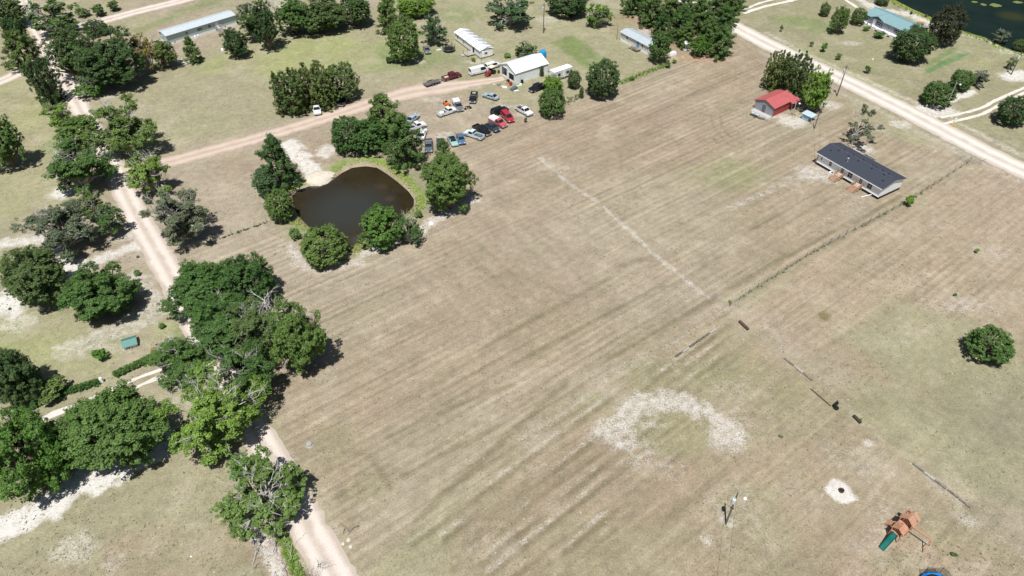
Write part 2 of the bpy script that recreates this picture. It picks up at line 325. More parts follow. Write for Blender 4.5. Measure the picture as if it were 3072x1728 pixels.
for k in range(9):   # worn passes side by side below the fence corner
    q = pn*(0.6+1.9*k); t0, t1 = (0.0, 0.03, 0.02, 0.12, 0.25, 0.2, 0.3, 0.36, 0.42)[k], (0.95, 0.9, 0.98, 0.92, 0.96, 0.9, 0.98, 0.9, 0.97)[k]
    ln_ = [P0.lerp(P1, t0)+q, P0.lerp(P1, (t0+t1)/2)+q, P0.lerp(P1, t1)+q]; dst = seg_dist(X, Y, ln_) + 0.35*WOB2
    ln2 = [v_+pn*0.8 for v_ in ln_]; dst2 = seg_dist(X, Y, ln2) + 0.35*WOB2; fade = sstep(0.3, 0.6, fbm(X, Y, 10, 400+k))
    sand((1-sstep(0.1, 0.8, dst))*fade, 0.52); mix((1-sstep(0.1, 0.7, dst2))*fade, (0.165,0.145,0.085), 0.62)
mix(line_m([(2190,918),(2417,772),(2700,618),(2900,492)], 0.35, 0.5), (0.15,0.145,0.075), 0.6)
# roadside: pale shoulders and a dry berm
ROAD_L = [(-20,-140),(69,0),(127,119),(193,239),(247,338),(345,517),(413,655),(505,814),(588,973),(770,1300),(865,1470),(955,1638),(1040,1790),(1150,1990)]
sand(line_m(ROAD_L, 3.3, 1.0), 0.42)
mix(line_m([(790,1600),(850,1728),(900,1850)], 1.6, 1.0), (0.33,0.25,0.19), 0.7); sand(line_m([(760,1570),(800,1650),(850,1760)], 1.2, 1), 0.8)
# ponds: bowls in the sheet
POND = [(868,588),(886,565),(927,551),(990,535),(1022,512),(1054,496),(1098,491),(1134,496),(1166,516),(1198,540),(1230,568),(1247,592),(1246,616),(1222,640),(1196,656),(1108,712),(1078,732),(1040,741),(1006,731),(966,704),(922,680),(890,648),(872,616)]
LAKE = [(2670,-10),(2740,26),(2800,52),(2858,80),(2900,95),(2960,112),(3010,140),(3072,158),(3400,260),(3600,60),(3400,-160),(2600,-170)]
pp = GL(POND); sp = poly_sd(X, Y, pp); lp = GL(LAKE); slk = poly_sd(X, Y, lp)
mix(1-sstep(3.0, 6.5, sp + 1.5*WOB), OLV, 0.7)
lush = (1-sstep(0.9, 3.0, sp + 2.6*WOB)); mix(lush, (0.205,0.275,0.075), 0.8)
mix(line_m([(950,532),(1030,488),(1100,474),(1165,492),(1220,532),(1258,578),(1266,612)], 0.8, 0.9), (0.21,0.30,0.06), 0.8)
mix(1-sstep(-0.1, 0.9, sp+0.9*WOB2), (0.33,0.265,0.19), 0.95); mix(1-sstep(-1.6, -0.8, sp), (0.10,0.075,0.045), 1)
mix(1-sstep(1.5, 4.0, slk + 1.2*WOB), (0.25,0.31,0.06), 0.85); mix(1-sstep(-0.8, 0, slk), (0.10,0.085,0.04), 1)
for k in (sp, slk): SAND *= sstep(-0.5, 1.2, k)
Z = np.where(sp < 0.6, np.maximum(-1.7, -0.62*sstep(0.6, -1.0, sp) - np.clip(-sp-1, 0, 9)*0.25), 0.0)
Z = np.where(slk < 0.6, np.maximum(-2.0, -0.62*sstep(0.6, -1.0, slk) - np.clip(-slk-1, 0, 9)*0.25), Z)
m1 = fbm(X, Y, 2.4, 301, 3); m2 = fbm(X, Y, 5.5, 311, 3)
mix(sstep(0.56, 0.74, m1), DRK, 0.15); mix(sstep(0.58, 0.74, m2), (0.25,0.235,0.145), 0.2); mix(sstep(0.60, 0.78, 1-m2), (0.44,0.385,0.295), 0.35)
SAND = np.maximum(SAND, (low+right+0.4*fm)*0.42*sstep(0.50, 0.72, fbm(X, Y, 7, 331, 4)))
C *= (0.84 + 0.28*n3)[:, None]
inside = (np.abs(X) < 186) & (Y > 24) & (Y < 262)
C[~inside] = OLV; SAND[~inside] = 0.1

def grid_mesh(name, nx, ny, co, attrs):
    me = bpy.data.meshes.new(name); nv = nx*ny; nf = (nx-1)*(ny-1)
    me.vertices.add(nv); me.vertices.foreach_set('co', co.astype(np.float32).ravel())
    i = (np.arange(ny-1)[:, None]*nx + np.arange(nx-1)[None, :]).ravel()
    q = np.stack([i, i+1, i+nx+1, i+nx], 1).astype(np.int32)
    me.loops.add(nf*4); me.loops.foreach_set('vertex_index', q.ravel())
    me.polygons.add(nf); me.polygons.foreach_set('loop_start', np.arange(0, nf*4, 4, dtype=np.int32))
    me.update(calc_edges=True)
    for nm, typ, key, dat in attrs:
        a = me.attributes.new(nm, typ, 'POINT'); a.data.foreach_set(key, dat.astype(np.float32).ravel())
    return me
gm = bpy.data.materials.new('dry_pasture'); gm.use_nodes = True
def nodes(m): return m.node_tree.nodes, m.node_tree.links
n, l = nodes(gm); bs = n['Principled BSDF']; bs.inputs['Roughness'].default_value = 0.95; bs.inputs['Specular IOR Level'].default_value = 0.1
geo = n.new('ShaderNodeNewGeometry')
def noise(sc, det, rough=0.6, vec=None, nn=None, ll=None):
    t = (nn or n).new('ShaderNodeTexNoise'); t.inputs['Scale'].default_value = sc; t.inputs['Detail'].default_value = det; t.inputs['Roughness'].default_value = rough
    (ll or l).new(vec or geo.outputs['Position'], t.inputs['Vector']); return t
def mathn(op, a, b=None, c=None, clamp=False, nn=None, ll=None):
    t = (nn or n).new('ShaderNodeMath'); t.operation = op; t.use_clamp = clamp
    for i, x in enumerate((a, b, c)):
        if x is None: continue
        if isinstance(x, (int, float)): t.inputs[i].default_value = x
        else: (ll or l).new(x, t.inputs[i])
    return t.outputs[0]
ac = n.new('ShaderNodeAttribute'); ac.attribute_name = 'Col'
asd = n.new('ShaderNodeAttribute'); asd.attribute_name = 'sand'
mp = n.new('ShaderNodeMapping'); mp.vector_type = 'TEXTURE'; mp.inputs['Rotation'].default_value = (0, 0, rowA); mp.inputs['Scale'].default_value = (36.0, 1.0, 1.0)
l.new(geo.outputs['Position'], mp.inputs['Vector'])
streak = noise(1.15, 4, 0.7, mp.outputs[0]); fine = noise(3.6, 4, 0.75); mid = noise(0.8, 5, 0.65); grain = noise(11, 3, 0.7)
# tuft mottle x streak x grain around 1
f1 = mathn('MULTIPLY_ADD', fine.outputs['Fac'], 1.25, 0.375)
f2a = mathn('MULTIPLY_ADD', streak.outputs['Fac'], 0.9, 0.55)
ast = n.new('ShaderNodeAttribute'); ast.attribute_name = 'streak'
sxyz = n.new('ShaderNodeSeparateXYZ'); l.new(mp.outputs[0], sxyz.inputs[0]); wob = noise(0.09, 3, 0.5); wamp = noise(0.07, 3, 0.6)
wv = mathn('SINE', mathn('ADD', mathn('MULTIPLY', sxyz.outputs[1], 4.6), mathn('MULTIPLY', wob.outputs['Fac'], 6.0)))   # mower passes
wv = mathn('MULTIPLY', wv, mathn('MULTIPLY_ADD', wamp.outputs['Fac'], 0.26, -0.085, True))
f2 = mathn('MULTIPLY_ADD', mathn('ADD', mathn('SUBTRACT', f2a, 1.0), wv), ast.outputs['Fac'], 1.0)
f3 = mathn('MULTIPLY_ADD', mid.outputs['Fac'], 0.8, 0.6)
f4 = mathn('MULTIPLY_ADD', grain.outputs['Fac'], 1.3, 0.35)
ff = mathn('MULTIPLY', mathn('MULTIPLY', f1, f2), mathn('MULTIPLY', f3, f4))
vm = n.new('ShaderNodeVectorMath'); vm.operation = 'SCALE'; l.new(ac.outputs['Color'], vm.inputs[0]); l.new(ff, vm.inputs['Scale'])
# sparse dark weeds
wd = noise(1.1, 3, 0.5); wd2 = noise(5.0, 2, 0.6)
wmask = mathn('MULTIPLY', mathn('MULTIPLY_ADD', wd.outputs['Fac'], 9, -5.4, True), mathn('MULTIPLY_ADD', wd2.outputs['Fac'], 8, -4.3, True))
mw = n.new('ShaderNodeMix'); mw.data_type = 'RGBA'; mw.inputs[7].default_value = (0.12, 0.125, 0.05, 1)
l.new(mathn('MULTIPLY', wmask, 0.55), mw.inputs[0]); l.new(vm.outputs[0], mw.inputs[6])
# stippled bare sand where the survey says sand; dots of pale straw elsewhere
st = noise(4.2, 4, 0.72); st2 = noise(0.9, 3, 0.6)
thr = mathn('ADD', mathn('MULTIPLY', mathn('SUBTRACT', st.outputs['Fac'], 0.5), 2.0), mathn('MULTIPLY', mathn('SUBTRACT', st2.outputs['Fac'], 0.5), 1.2))
sfac = mathn('MULTIPLY_ADD', mathn('ADD', asd.outputs['Fac'], thr), 1.5, -0.56, True)
sfac = mathn('MULTIPLY', sfac, mathn('MULTIPLY_ADD', asd.outputs['Fac'], 1.9, 0.0, True))
vo = n.new('ShaderNodeTexVoronoi'); vo.inputs['Scale'].default_value = 0.55; l.new(geo.outputs['Position'], vo.inputs['Vector'])
dn = noise(3.0, 3, 0.7); dr = mathn('MULTIPLY_ADD', dn.outputs['Fac'], 0.22, -0.01)
vc = n.new('ShaderNodeSeparateColor'); l.new(vo.outputs['Color'], vc.inputs[0])
dotr = mathn('MULTIPLY', dr, mathn('MULTIPLY_ADD', vc.outputs[0], 3.0, -1.35, True))
dots = mathn('MULTIPLY', mathn('MULTIPLY', mathn('SUBTRACT', dotr, vo.outputs['Distance']), 22, None, True), 0.75)
sall = mathn('MAXIMUM', sfac, dots)
sg = n.new('ShaderNodeValToRGB'); sg.color_ramp.elements[0].color = (0.47, 0.425, 0.355, 1); sg.color_ramp.elements[1].color = (0.70, 0.685, 0.65, 1)
sg.color_ramp.elements[0].position = 0.3; sg.color_ramp.elements[1].position = 0.75
sgf = mathn('ADD', mathn('MULTIPLY', grain.outputs['Fac'], 0.6), mathn('MULTIPLY', asd.outputs['Fac'], 0.4)); l.new(sgf, sg.inputs[0])
ms = n.new('ShaderNodeMix'); ms.data_type = 'RGBA'; l.new(sall, ms.inputs[0]); l.new(mw.outputs[2], ms.inputs[6]); l.new(sg.outputs[0], ms.inputs[7])
l.new(ms.outputs[2], bs.inputs['Base Color'])
bp = n.new('ShaderNodeBump'); bp.inputs['Strength'].default_value = 0.55; bp.inputs['Distance'].default_value = 0.12
l.new(mathn('ADD', fine.outputs['Fac'], grain.outputs['Fac']), bp.inputs['Height']); l.new(bp.outputs[0], bs.inputs['Normal'])
me = grid_mesh('ground', len(xs), len(ys), np.stack([X, Y, Z], 1), [('Col', 'FLOAT_COLOR', 'color', np.concatenate([C, np.ones((len(X), 1))], 1)), ('sand', 'FLOAT', 'value', SAND), ('streak', 'FLOAT', 'value', np.clip(rows*1.1+0.25, 0, 1))])
ground = struct(link(me, 'ground', gm))

# ------------------------------------------------------------------ roads: strips with ragged edges and wheel lanes
def roadmat(name, c1, c2, lane):
    m = bpy.data.materials.new(name); m.use_nodes = True; n, l = nodes(m); b = n['Principled BSDF']
    b.inputs['Roughness'].default_value = 0.95; b.inputs['Specular IOR Level'].default_value = 0.1
    g = n.new('ShaderNodeNewGeometry'); at = n.new('ShaderNodeAttribute'); at.attribute_name = 'across'
    a = noise(0.35, 5, 0.6, g.outputs['Position'], n, l); c = noise(4.5, 5, 0.75, g.outputs['Position'], n, l)
    # wheel lanes: paler where tyres run, gravel windrows between and at the edges
    w = mathn('ABSOLUTE', mathn('ADD', at.outputs['Fac'], mathn('MULTIPLY_ADD', a.outputs['Fac'], 0.3, -0.15, nn=n, ll=l), nn=n, ll=l), nn=n, ll=l)
    ln = mathn('COSINE', mathn('MULTIPLY', w, 7.0, nn=n, ll=l), nn=n, ll=l)
    f = mathn('ADD', mathn('MULTIPLY', ln, -lane, nn=n, ll=l), mathn('MULTIPLY_ADD', c.outputs['Fac'], 1.1, -0.1, nn=n, ll=l), nn=n, ll=l)
    f = mathn('ADD', f, mathn('MULTIPLY_ADD', a.outputs['Fac'], 0.8, -0.4, nn=n, ll=l), nn=n, ll=l)
    e = mathn('MULTIPLY_ADD', w, 3.0, -2.3, True, nn=n, ll=l); f = mathn('SUBTRACT', f, mathn('MULTIPLY', e, 0.5, nn=n, ll=l), nn=n, ll=l)
    rp = n.new('ShaderNodeValToRGB'); rp.color_ramp.elements[0].color = (*c1, 1); rp.color_ramp.elements[1].color = (*c2, 1)
    rp.color_ramp.elements[0].position = 0.1; rp.color_ramp.elements[1].position = 0.7
    l.new(f, rp.inputs[0]); l.new(rp.outputs[0], b.inputs['Base Color'])
    bp = n.new('ShaderNodeBump'); bp.inputs['Strength'].default_value = 0.4; bp.inputs['Distance'].default_value = 0.06
    l.new(c.outputs['Fac'], bp.inputs['Height']); l.new(bp.outputs[0], b.inputs['Normal'])
    return m
RM_L = roadmat('pale_sand_road', (0.47, 0.40, 0.34), (0.66, 0.595, 0.53), 0.26)
RM_D = roadmat('pink_clay_drive', (0.42, 0.33, 0.265), (0.58, 0.475, 0.395), 0.2)
RM_R = roadmat('white_sand_road', (0.50, 0.445, 0.385), (0.68, 0.63, 0.575), 0.28)
RM_T = roadmat('white_sand_track', (0.55, 0.50, 0.44), (0.74, 0.70, 0.64), 0.05)
def strip(name, pts, width, m, z, seed=1, rag=0.35, step=0.8):
    pts = [p if isinstance(p, Vector) else G(*p) for p in pts]
    ws = width if hasattr(width, '__len__') else [width]*len(pts)
    rng = np.random.RandomState(seed); path = []; W = []
    for (a, b), (w0, w1) in zip(zip(pts, pts[1:]), zip(ws, ws[1:])):
        k = max(1, int((b-a).length/step))
        for i in range(k): path.append(a.lerp(b, i/k)); W.append(w0+(w1-w0)*i/k)
    path.append(pts[-1]); W.append(ws[-1]); N = len(path); v = []; ac = []
    for it in range(6):   # round the corners
        path = [path[0]] + [(path[i-1]+path[i]*2+path[i+1])/4 for i in range(1, N-1)] + [path[-1]]
    j = np.cumsum(rng.randn(N, 2)*0.25, 0); j = j - np.array([np.convolve(j[:, q], np.ones(9)/9, 'same') for q in (0, 1)]).T + rng.randn(N, 2)*0.25
    for i, p in enumerate(path):
        d = (path[min(i+1, N-1)]-path[max(i-1, 0)]).normalized(); nrm = Vector((-d.y, d.x, 0))
        for q in (-1, -0.5, 0, 0.5, 1):
            off = q*W[i]/2 + (rag*j[i, 0]*abs(q) if q < -0.9 else rag*j[i, 1] if q > 0.9 else 0)
            v.append((p.x+nrm.x*off, p.y+nrm.y*off, z + 0.03*(1-q*q))); ac.append(q)
    me = grid_mesh(name, 5, N, np.array(v), [('across', 'FLOAT', 'value', np.array(ac))])
    return struct(link(me, name, m))
strip('dirt_road', ROAD_L, 4.75, RM_L, 0.020, 1)
strip('crossing_dirt_road', [(150,108),(225,82),(318,60),(420,32),(517,9),(700,-40)], 5.6, RM_L, 0.012, 2)
strip('crossing_dirt_road', [(128,175),(80,208),(0,245),(-160,300)], 5.0, RM_L, 0.016, 3)
strip('driveway', [(360,520),(480,494),(620,456),(765,417),(900,378),(1010,343),(1120,308),(1230,276),(1330,262),(1420,250),(1512,236)], [5,5.2,5.0,4.8,4.9,5.2,5.8,7.2,7.8,4.0,3.2], RM_D, 0.008, 4, 0.6)
strip('dirt_road', [(1900,-80),(2060,5),(2210,83),(2304,133),(2423,189),(2560,254),(2692,319),(2830,391),(2990,475),(3072,512),(3300,625)], 7.0, RM_R, 0.020, 5)
for q, (dx, dy) in enumerate(((0, 0), (14, 22))):
    strip('wheel_track', [(3120,248+dy*0.6),(3072,263+dy*0.7),(2990,300+dy*0.9),(2940,326+dy*0.9),(2880,342+dy*0.8),(2820,352+dy)], 0.95, RM_T, 0.010, 6+q, 0.25)
strip('wheel_track', [(2230,40),(2290,20),(2360,5),(2420,-10)], 1.4, RM_T, 0.010, 8, 0.3); strip('wheel_track', [(2225,30),(2280,9),(2340,-8)], 1.0, RM_T, 0.010, 9, 0.3)
strip('wheel_track', [(2530,-5),(2575,25),(2600,40)], 1.2, RM_T, 0.010, 10, 0.3)
for q, (dx, dy) in enumerate(((0, 0), (26, 14))):
    strip('wheel_track', [(350+dx,1162+dy),(420+dx,1130+dy),(470+dx,1112+dy),(560+dx,1085+dy),(640+dx,1060+dy)], 0.7, RM_T, 0.010, 11+q, 0.2)
strip('wheel_track', [(120,1260),(180,1235),(300,1190),(350,1168)], 1.2, RM_T, 0.010, 13, 0.3)

# ------------------------------------------------------------------ water
def watermat(name, c1, c2, spots):
    m = bpy.data.materials.new(name); m.use_nodes = True; n, l = nodes(m); b = n['Principled BSDF']
    b.inputs['Roughness'].default_value = 0.06; b.inputs['IOR'].default_value = 1.33; b.inputs['Specular IOR Level'].default_value = 1.0 if 'pond' in name else 0.05
    g = n.new('ShaderNodeNewGeometry'); a = noise(0.12, 4, 0.55, g.outputs['Position'], n, l)
    rp = n.new('ShaderNodeValToRGB'); rp.color_ramp.elements[0].color = (*c1, 1); rp.color_ramp.elements[1].color = (*c2, 1)
    rp.color_ramp.elements[0].position = 0.35; rp.color_ramp.elements[1].position = 0.65
    l.new(a.outputs['Fac'], rp.inputs[0]); cur = rp.outputs[0]
    for (p, r, c) in spots:   # shoals where the bottom shows; mid-pond one is reflected sky painted in
        vd = n.new('ShaderNodeVectorMath'); vd.operation = 'DISTANCE'; vd.inputs[1].default_value = p; l.new(g.outputs['Position'], vd.inputs[0])
        mr = n.new('ShaderNodeMapRange'); mr.inputs[1].default_value = r; mr.inputs[2].default_value = r*0.2; mr.interpolation_type = 'SMOOTHSTEP'
        l.new(mathn('ADD', vd.outputs['Value'], mathn('MULTIPLY_ADD', a.outputs['Fac'], 3, -1.5, nn=n, ll=l), nn=n, ll=l), mr.inputs[0])
        mx = n.new('ShaderNodeMix'); mx.data_type = 'RGBA'; mx.inputs[7].default_value = (*c, 1); l.new(mr.outputs[0], mx.inputs[0]); l.new(cur, mx.inputs[6]); cur = mx.outputs[2]
    # floating specks of pollen and leaf
    sp_ = noise(2.6, 4, 0.8, g.outputs['Position'], n, l); sm = mathn('MULTIPLY_ADD', sp_.outputs['Fac'], 14, -9.3, True, nn=n, ll=l)
    mx = n.new('ShaderNodeMix'); mx.data_type = 'RGBA'; mx.inputs[7].default_value = (0.16, 0.15, 0.11, 1); l.new(mathn('MULTIPLY', sm, 0.55, nn=n, ll=l), mx.inputs[0]); l.new(cur, mx.inputs[6])
    l.new(mx.outputs[2], b.inputs['Base Color'])
    w = noise(1.3, 3, 0.5, g.outputs['Position'], n, l); bp = n.new('ShaderNodeBump'); bp.inputs['Strength'].default_value = 0.06; bp.inputs['Distance'].default_value = 0.05
    l.new(w.outputs['Fac'], bp.inputs['Height']); l.new(bp.outputs[0], b.inputs['Normal'])
    return m
WM = watermat('murky_pond_water', (0.027,0.020,0.010), (0.036,0.028,0.015), [(G(1040,625), 12.0, (0.036,0.039,0.031)), (G(1142,556), 2.2, (0.05,0.034,0.016)), (G(1165,592), 1.4, (0.05,0.038,0.022)), (G(1075,715), 3.0, (0.06,0.052,0.04))])  # first, widest spot paints a grey-green sky reflection into the pond's middle
LM = watermat('dark_lake_water', (0.007,0.016,0.012), (0.011,0.021,0.015), [(G(3040,45), 6.0, (0.03,0.035,0.012))])
def flat(name, pts, z, m, zt=None):
    b = MB(); b.v = [(p.x, p.y, z) for p in pts]; b.f = [tuple(range(len(pts)))]
    o = b.build(name, m)
    return o
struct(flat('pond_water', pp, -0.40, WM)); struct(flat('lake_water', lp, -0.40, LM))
# ------------------------------------------------------------------ trees
def leaf_mesh(name, pos, nrm, a, w, tint, rng):
    N = len(pos); nrm = nrm/np.linalg.norm(nrm, axis=1)[:, None]
    r = rng.randn(N, 3); t = np.cross(nrm, r); t /= np.linalg.norm(t, axis=1)[:, None]; b = np.cross(nrm, t)
    a = a[:, None]; w = w[:, None]
    bend = nrm*a*0.25
    V = np.stack([pos+t*a-bend, pos+b*w, pos-t*a-bend, pos-b*w], 1).reshape(-1, 3)
    me = bpy.data.meshes.new(name); me.vertices.add(N*4); me.vertices.foreach_set('co', V.astype(np.float32).ravel())
    me.loops.add(N*4); me.loops.foreach_set('vertex_index', np.arange(N*4, dtype=np.int32))
    me.polygons.add(N); me.polygons.foreach_set('loop_start', np.arange(0, N*4, 4, dtype=np.int32)); me.update(calc_edges=True)
    at = me.attributes.new('tint', 'FLOAT', 'POINT'); at.data.foreach_set('value', np.repeat(np.clip(tint, 0, 1), 4).astype(np.float32))
    return me
def rdir(rng, n, zmin=-1.0):
    z = rng.uniform(zmin, 1, n); t = rng.uniform(0, 2*np.pi, n); s = np.sqrt(1-z*z)
    return np.stack([s*np.cos(t), s*np.sin(t), z], 1)
def fill(rng, cent, rad, k, la, flat=0.6, upw=0.9, lw=0.62):
    """leaves round clump centres; returns pos,nrm,a,w,tint"""
    m = len(cent); d = rdir(rng, m*k); rr = rng.uniform(0.35, 1.05, m*k)**0.7
    c = np.repeat(cent, k, 0); r = np.repeat(rad, k)
    off = d*(rr*r)[:, None]; off[:, 2] *= flat
    pos = c+off; cn = c/np.maximum(np.linalg.norm(c, axis=1)[:, None], 0.2)
    nrm = d*0.6 + cn*0.4 + np.array([0, 0, upw]) + rng.randn(m*k, 3)*0.4
    a = la*rng.uniform(0.6, 1.35, m*k); tint = np.repeat(rng.uniform(0.1, 0.75, m), k) + rng.uniform(-0.25, 0.3, m*k)
    return pos, nrm, a, a*lw, tint
def limbs(rng, ends, zb, r0, wob=0.08, n=5):
    b = MB()
    for e in ends:
        e = Vector(e); p0 = Vector((0, 0, zb)); m1 = p0.lerp(e, 0.35) + Vector((rng.uniform(-wob, wob), rng.uniform(-wob, wob), 0.05)); m2 = p0.lerp(e, 0.7) + Vector((rng.uniform(-wob, wob), rng.uniform(-wob, wob), 0.04))
        b.tube([p0, m1, m2, e], [r0, r0*0.62, r0*0.36, r0*0.12], n, False)
    return b
def twigs(b, rng, p, d, ln, rad, depth):
    pts = [p]; dd = d.copy()
    for i in range(3):
        dd = (dd + Vector((rng.uniform(-.35,.35), rng.uniform(-.35,.35), rng.uniform(-.2,.25)))).normalized(); pts.append(pts[-1] + dd*ln/3)
    b.tube(pts, [rad, rad*0.75, rad*0.5, rad*0.3], 4, False)
    if depth:
        for i in (1, 2, 3):
            for q in range(1 if depth > 1 else 2):
                nd = (dd + Vector((rng.uniform(-1,1), rng.uniform(-1,1), rng.uniform(-.4,.6)))).normalized()
                twigs(b, rng, pts[i], nd, ln*0.55, rad*0.5, depth-1)
class Kind: pass
def gen(kind, seed, fine=1.0):
    rng = np.random.RandomState(seed); K = Kind(); K.twig = None
    if kind in ('oak', 'bush'):
        if kind == 'oak':   # a few big boughs, many small outlying sprays: uneven outline with bays
            nb, no = 15, 34
            d1 = rdir(rng, nb, -0.75); d2 = rdir(rng, no, -0.7); st = np.array([rng.uniform(0.85, 1.1), rng.uniform(0.85, 1.1), 1.0])
            lc = np.concatenate([d1*rng.uniform(0.30, 0.62, nb)[:, None], d2*rng.uniform(0.66, 0.95, no)[:, None]])*st
            lr = np.concatenate([rng.uniform(0.28, 0.46, nb), rng.uniform(0.10, 0.22, no)])
        else:
            nl = 46; q = np.arange(nl)+0.5; zz = 1-1.82*q/nl; tt = q*2.39996; ss = np.sqrt(1-zz*zz)
            d1 = np.stack([ss*np.cos(tt), ss*np.sin(tt), zz], 1) + rng.randn(nl, 3)*0.14; d1 /= np.linalg.norm(d1, axis=1)[:, None]
            lc = d1*rng.uniform(0.56, 0.80, nl)[:, None]; lr = rng.uniform(0.17, 0.30, nl)
        lc[:, 2] *= 0.95; cs = []; cr = []
        for i in range(len(lc)):
            m = max(5, int((260 if kind == 'oak' else 400)*fine*lr[i]**2)); out = lc[i]/np.linalg.norm(lc[i]); dd = rdir(rng, m*3); dd = dd[(dd@out) > -0.4][:m]
            cs.append(lc[i] + dd*(lr[i]*rng.uniform(0.6, 1.12, len(dd)))[:, None]); cr.append(rng.uniform(0.045, 0.095, len(dd)))
        cs = np.concatenate(cs); cr = np.concatenate(cr)
        K.leaf = fill(rng, cs, cr, int(30*fine**0.5), (0.027 if kind == 'oak' else 0.024)/fine**0.4, 0.7)
        K.br = limbs(rng, lc[::2], -0.75, 0.075)
        K.hb = -0.02 if kind == 'oak' else -0.06
    elif kind in ('loose', 'sparse'):
        nl = 40 if kind == 'loose' else 15
        d = rdir(rng, nl, -0.8); rr = rng.uniform(0.25, 0.98, nl); lr = rng.uniform(0.14, 0.30, nl) if kind == 'loose' else rng.uniform(0.12, 0.22, nl)
        lc = d*rr[:, None]; cs = []; cr = []
        for i in range(nl):
            m = int((15 if kind == 'loose' else 11)*fine); dd = rdir(rng, m)
            cs.append(lc[i] + dd*(lr[i]*rng.uniform(0.35, 1.0, m))[:, None]*np.array([1.15, 1.15, 0.7])); cr.append(rng.uniform(0.045, 0.10, m))
        cs = np.concatenate(cs); cr = np.concatenate(cr)
        K.leaf = fill(rng, cs, cr, int(36 if kind == 'loose' else 30), 0.027/fine**0.4, 0.65)
        K.br = limbs(rng, lc, -0.85, 0.042 if kind == 'loose' else 0.028, 0.12)
        for i in range(0, nl, 2):
            for q in range(4):
                e = lc[i] + rng.randn(3)*0.14; K.br.tube([lc[i]*0.75, (lc[i]+e)/2*0.98, e], [0.018, 0.011, 0.004], 4, False)
        K.twig = MB(); prng = random.Random(seed)
        for q in range(12 if kind == 'loose' else 4):
            v = rdir(rng, 1, 0.1)[0]; twigs(K.twig, prng, Vector(v*0.45), Vector(v+np.array([0, 0, 0.3])).normalized(), 0.42, 0.012, 2)
        K.hb = 0.06 if kind == 'loose' else 0.25
    elif kind == 'pine':
        cs = []; cr = []; ends = []
        nb = 56
        for i in range(nb):
            t = (i+rng.uniform(0, 1))/nb; z = -0.95 + 1.9*t
            rm = (0.30 + 0.75*(1-t)**0.75)*(1 if t > 0.1 else 0.8+2*t); az = i*2.4 + rng.uniform(-.5, .5); rm *= rng.uniform(0.65, 1.08)
            if t > 0.9: rm *= 0.5
            e = np.array([math.cos(az)*rm, math.sin(az)*rm, z+0.10*rm]); ends.append(e)
            for q in range(9):
                s = 1-0.75*rng.uniform(0, 1)**1.3; cs.append(np.array([e[0]*s, e[1]*s, z+0.08*s]) + rng.randn(3)*0.05); cr.append(rng.uniform(0.075, 0.125))
        cs = np.array(cs); cr = np.array(cr)
        K.leaf = fill(rng, cs, cr, int(34*fine), 0.040, 0.75, 0.8, 0.33)
        K.br = MB(); K.br.tube([(0, 0, -1), (0.01, 0.01, 0), (0, 0, 0.95)], [0.055, 0.04, 0.01], 6, False)
        for e in ends[::2]: K.br.tube([(0, 0, e[2]-0.1), tuple(e*0.9)], [0.016, 0.006], 4, False)
        K.hb = 0.05
    elif kind == 'cedar':
        cs = []; cr = []; ns = 26; tips = []
        for i in range(ns):
            r = 0.78*math.sqrt((i+0.3)/ns); az = i*2.399 + rng.uniform(-.3, .3); bx, by = r*math.cos(az), r*math.sin(az)
            top = (1.0-0.55*r*r)*rng.uniform(0.8, 1.05); tips.append((bx, by, top))
            for q in range(24):
                t = rng.uniform(0, 1)**0.8; z = -0.95 + (top+0.95)*t; rad = 0.34*(1-t)**0.8+0.03; a2 = rng.uniform(0, 6.28); s = rng.uniform(0.6, 1)
                cs.append((bx*(0.7+0.3*t)+math.cos(a2)*rad*s, by*(0.7+0.3*t)+math.sin(a2)*rad*s, z)); cr.append(rng.uniform(0.05, 0.10)*(1.1-0.5*t))
        cs = np.array(cs); cr = np.array(cr)
        K.leaf = fill(rng, cs, cr, int(34*fine), 0.032, 1.15, 0.5, 0.42)
        K.br = MB()
        for tpt in tips: K.br.tube([(tpt[0]*0.15, tpt[1]*0.15, -1), (tpt[0]*0.7, tpt[1]*0.7, -0.2), tpt], [0.04, 0.025, 0.005], 5, False)
        K.hb = -0.02
    elif kind == 'shrub':
        nl = 9; d = rdir(rng, nl, -0.5); lc = d*rng.uniform(0.3, 0.62, nl)[:, None]; cs = []; cr = []
        for i in range(nl):
            dd = rdir(rng, 9); cs.append(lc[i]+dd*rng.uniform(0.2, 0.42, 9)[:, None]); cr.append(rng.uniform(0.12, 0.2, 9))
        K.leaf = fill(rng, np.concatenate(cs), np.concatenate(cr), 16, 0.085, 0.8)
        K.br = limbs(rng, lc, -1.0, 0.05); K.hb = 0.02
    elif kind == 'dead':
        K.leaf = None; K.br = MB(); prng = random.Random(seed); K.hb = 0.1
        K.br.tube([(0, 0, -1), (0.03, 0, -0.4), (0, 0.02, 0.1)], [0.05, 0.04, 0.03], 6, False)
        for q in range(8):
            v = rdir(rng, 1, 0.0)[0]; twigs(K.br, prng, Vector((0, 0, prng.uniform(-0.4, 0.1))), Vector(v), 0.75, 0.022, 2)
    if K.leaf is not None: K.crown = leaf_mesh(kind+'_crown', *K.leaf, rng)
    else: K.crown = None
    K.leaf = None
    K.brm = K.br.mesh(kind+'_branches'); K.twm = K.twig.mesh(kind+'_dead_twigs') if K.twig else None
    return K
TRUNK = MB().tube([(0,0,-0.02),(0,0,0.04),(0.01,0,0.3),(0,0.01,0.7),(0,0,1)], [1.5,1.1,0.95,0.85,0.7], 8).mesh('trunk')
LIB = {}
SPEC = {'oak':5, 'loose':5, 'pine':3, 'cedar':2, 'bush':3, 'sparse':2, 'shrub':3, 'dead':2, 'bigoak':4, 'bigloose':4}
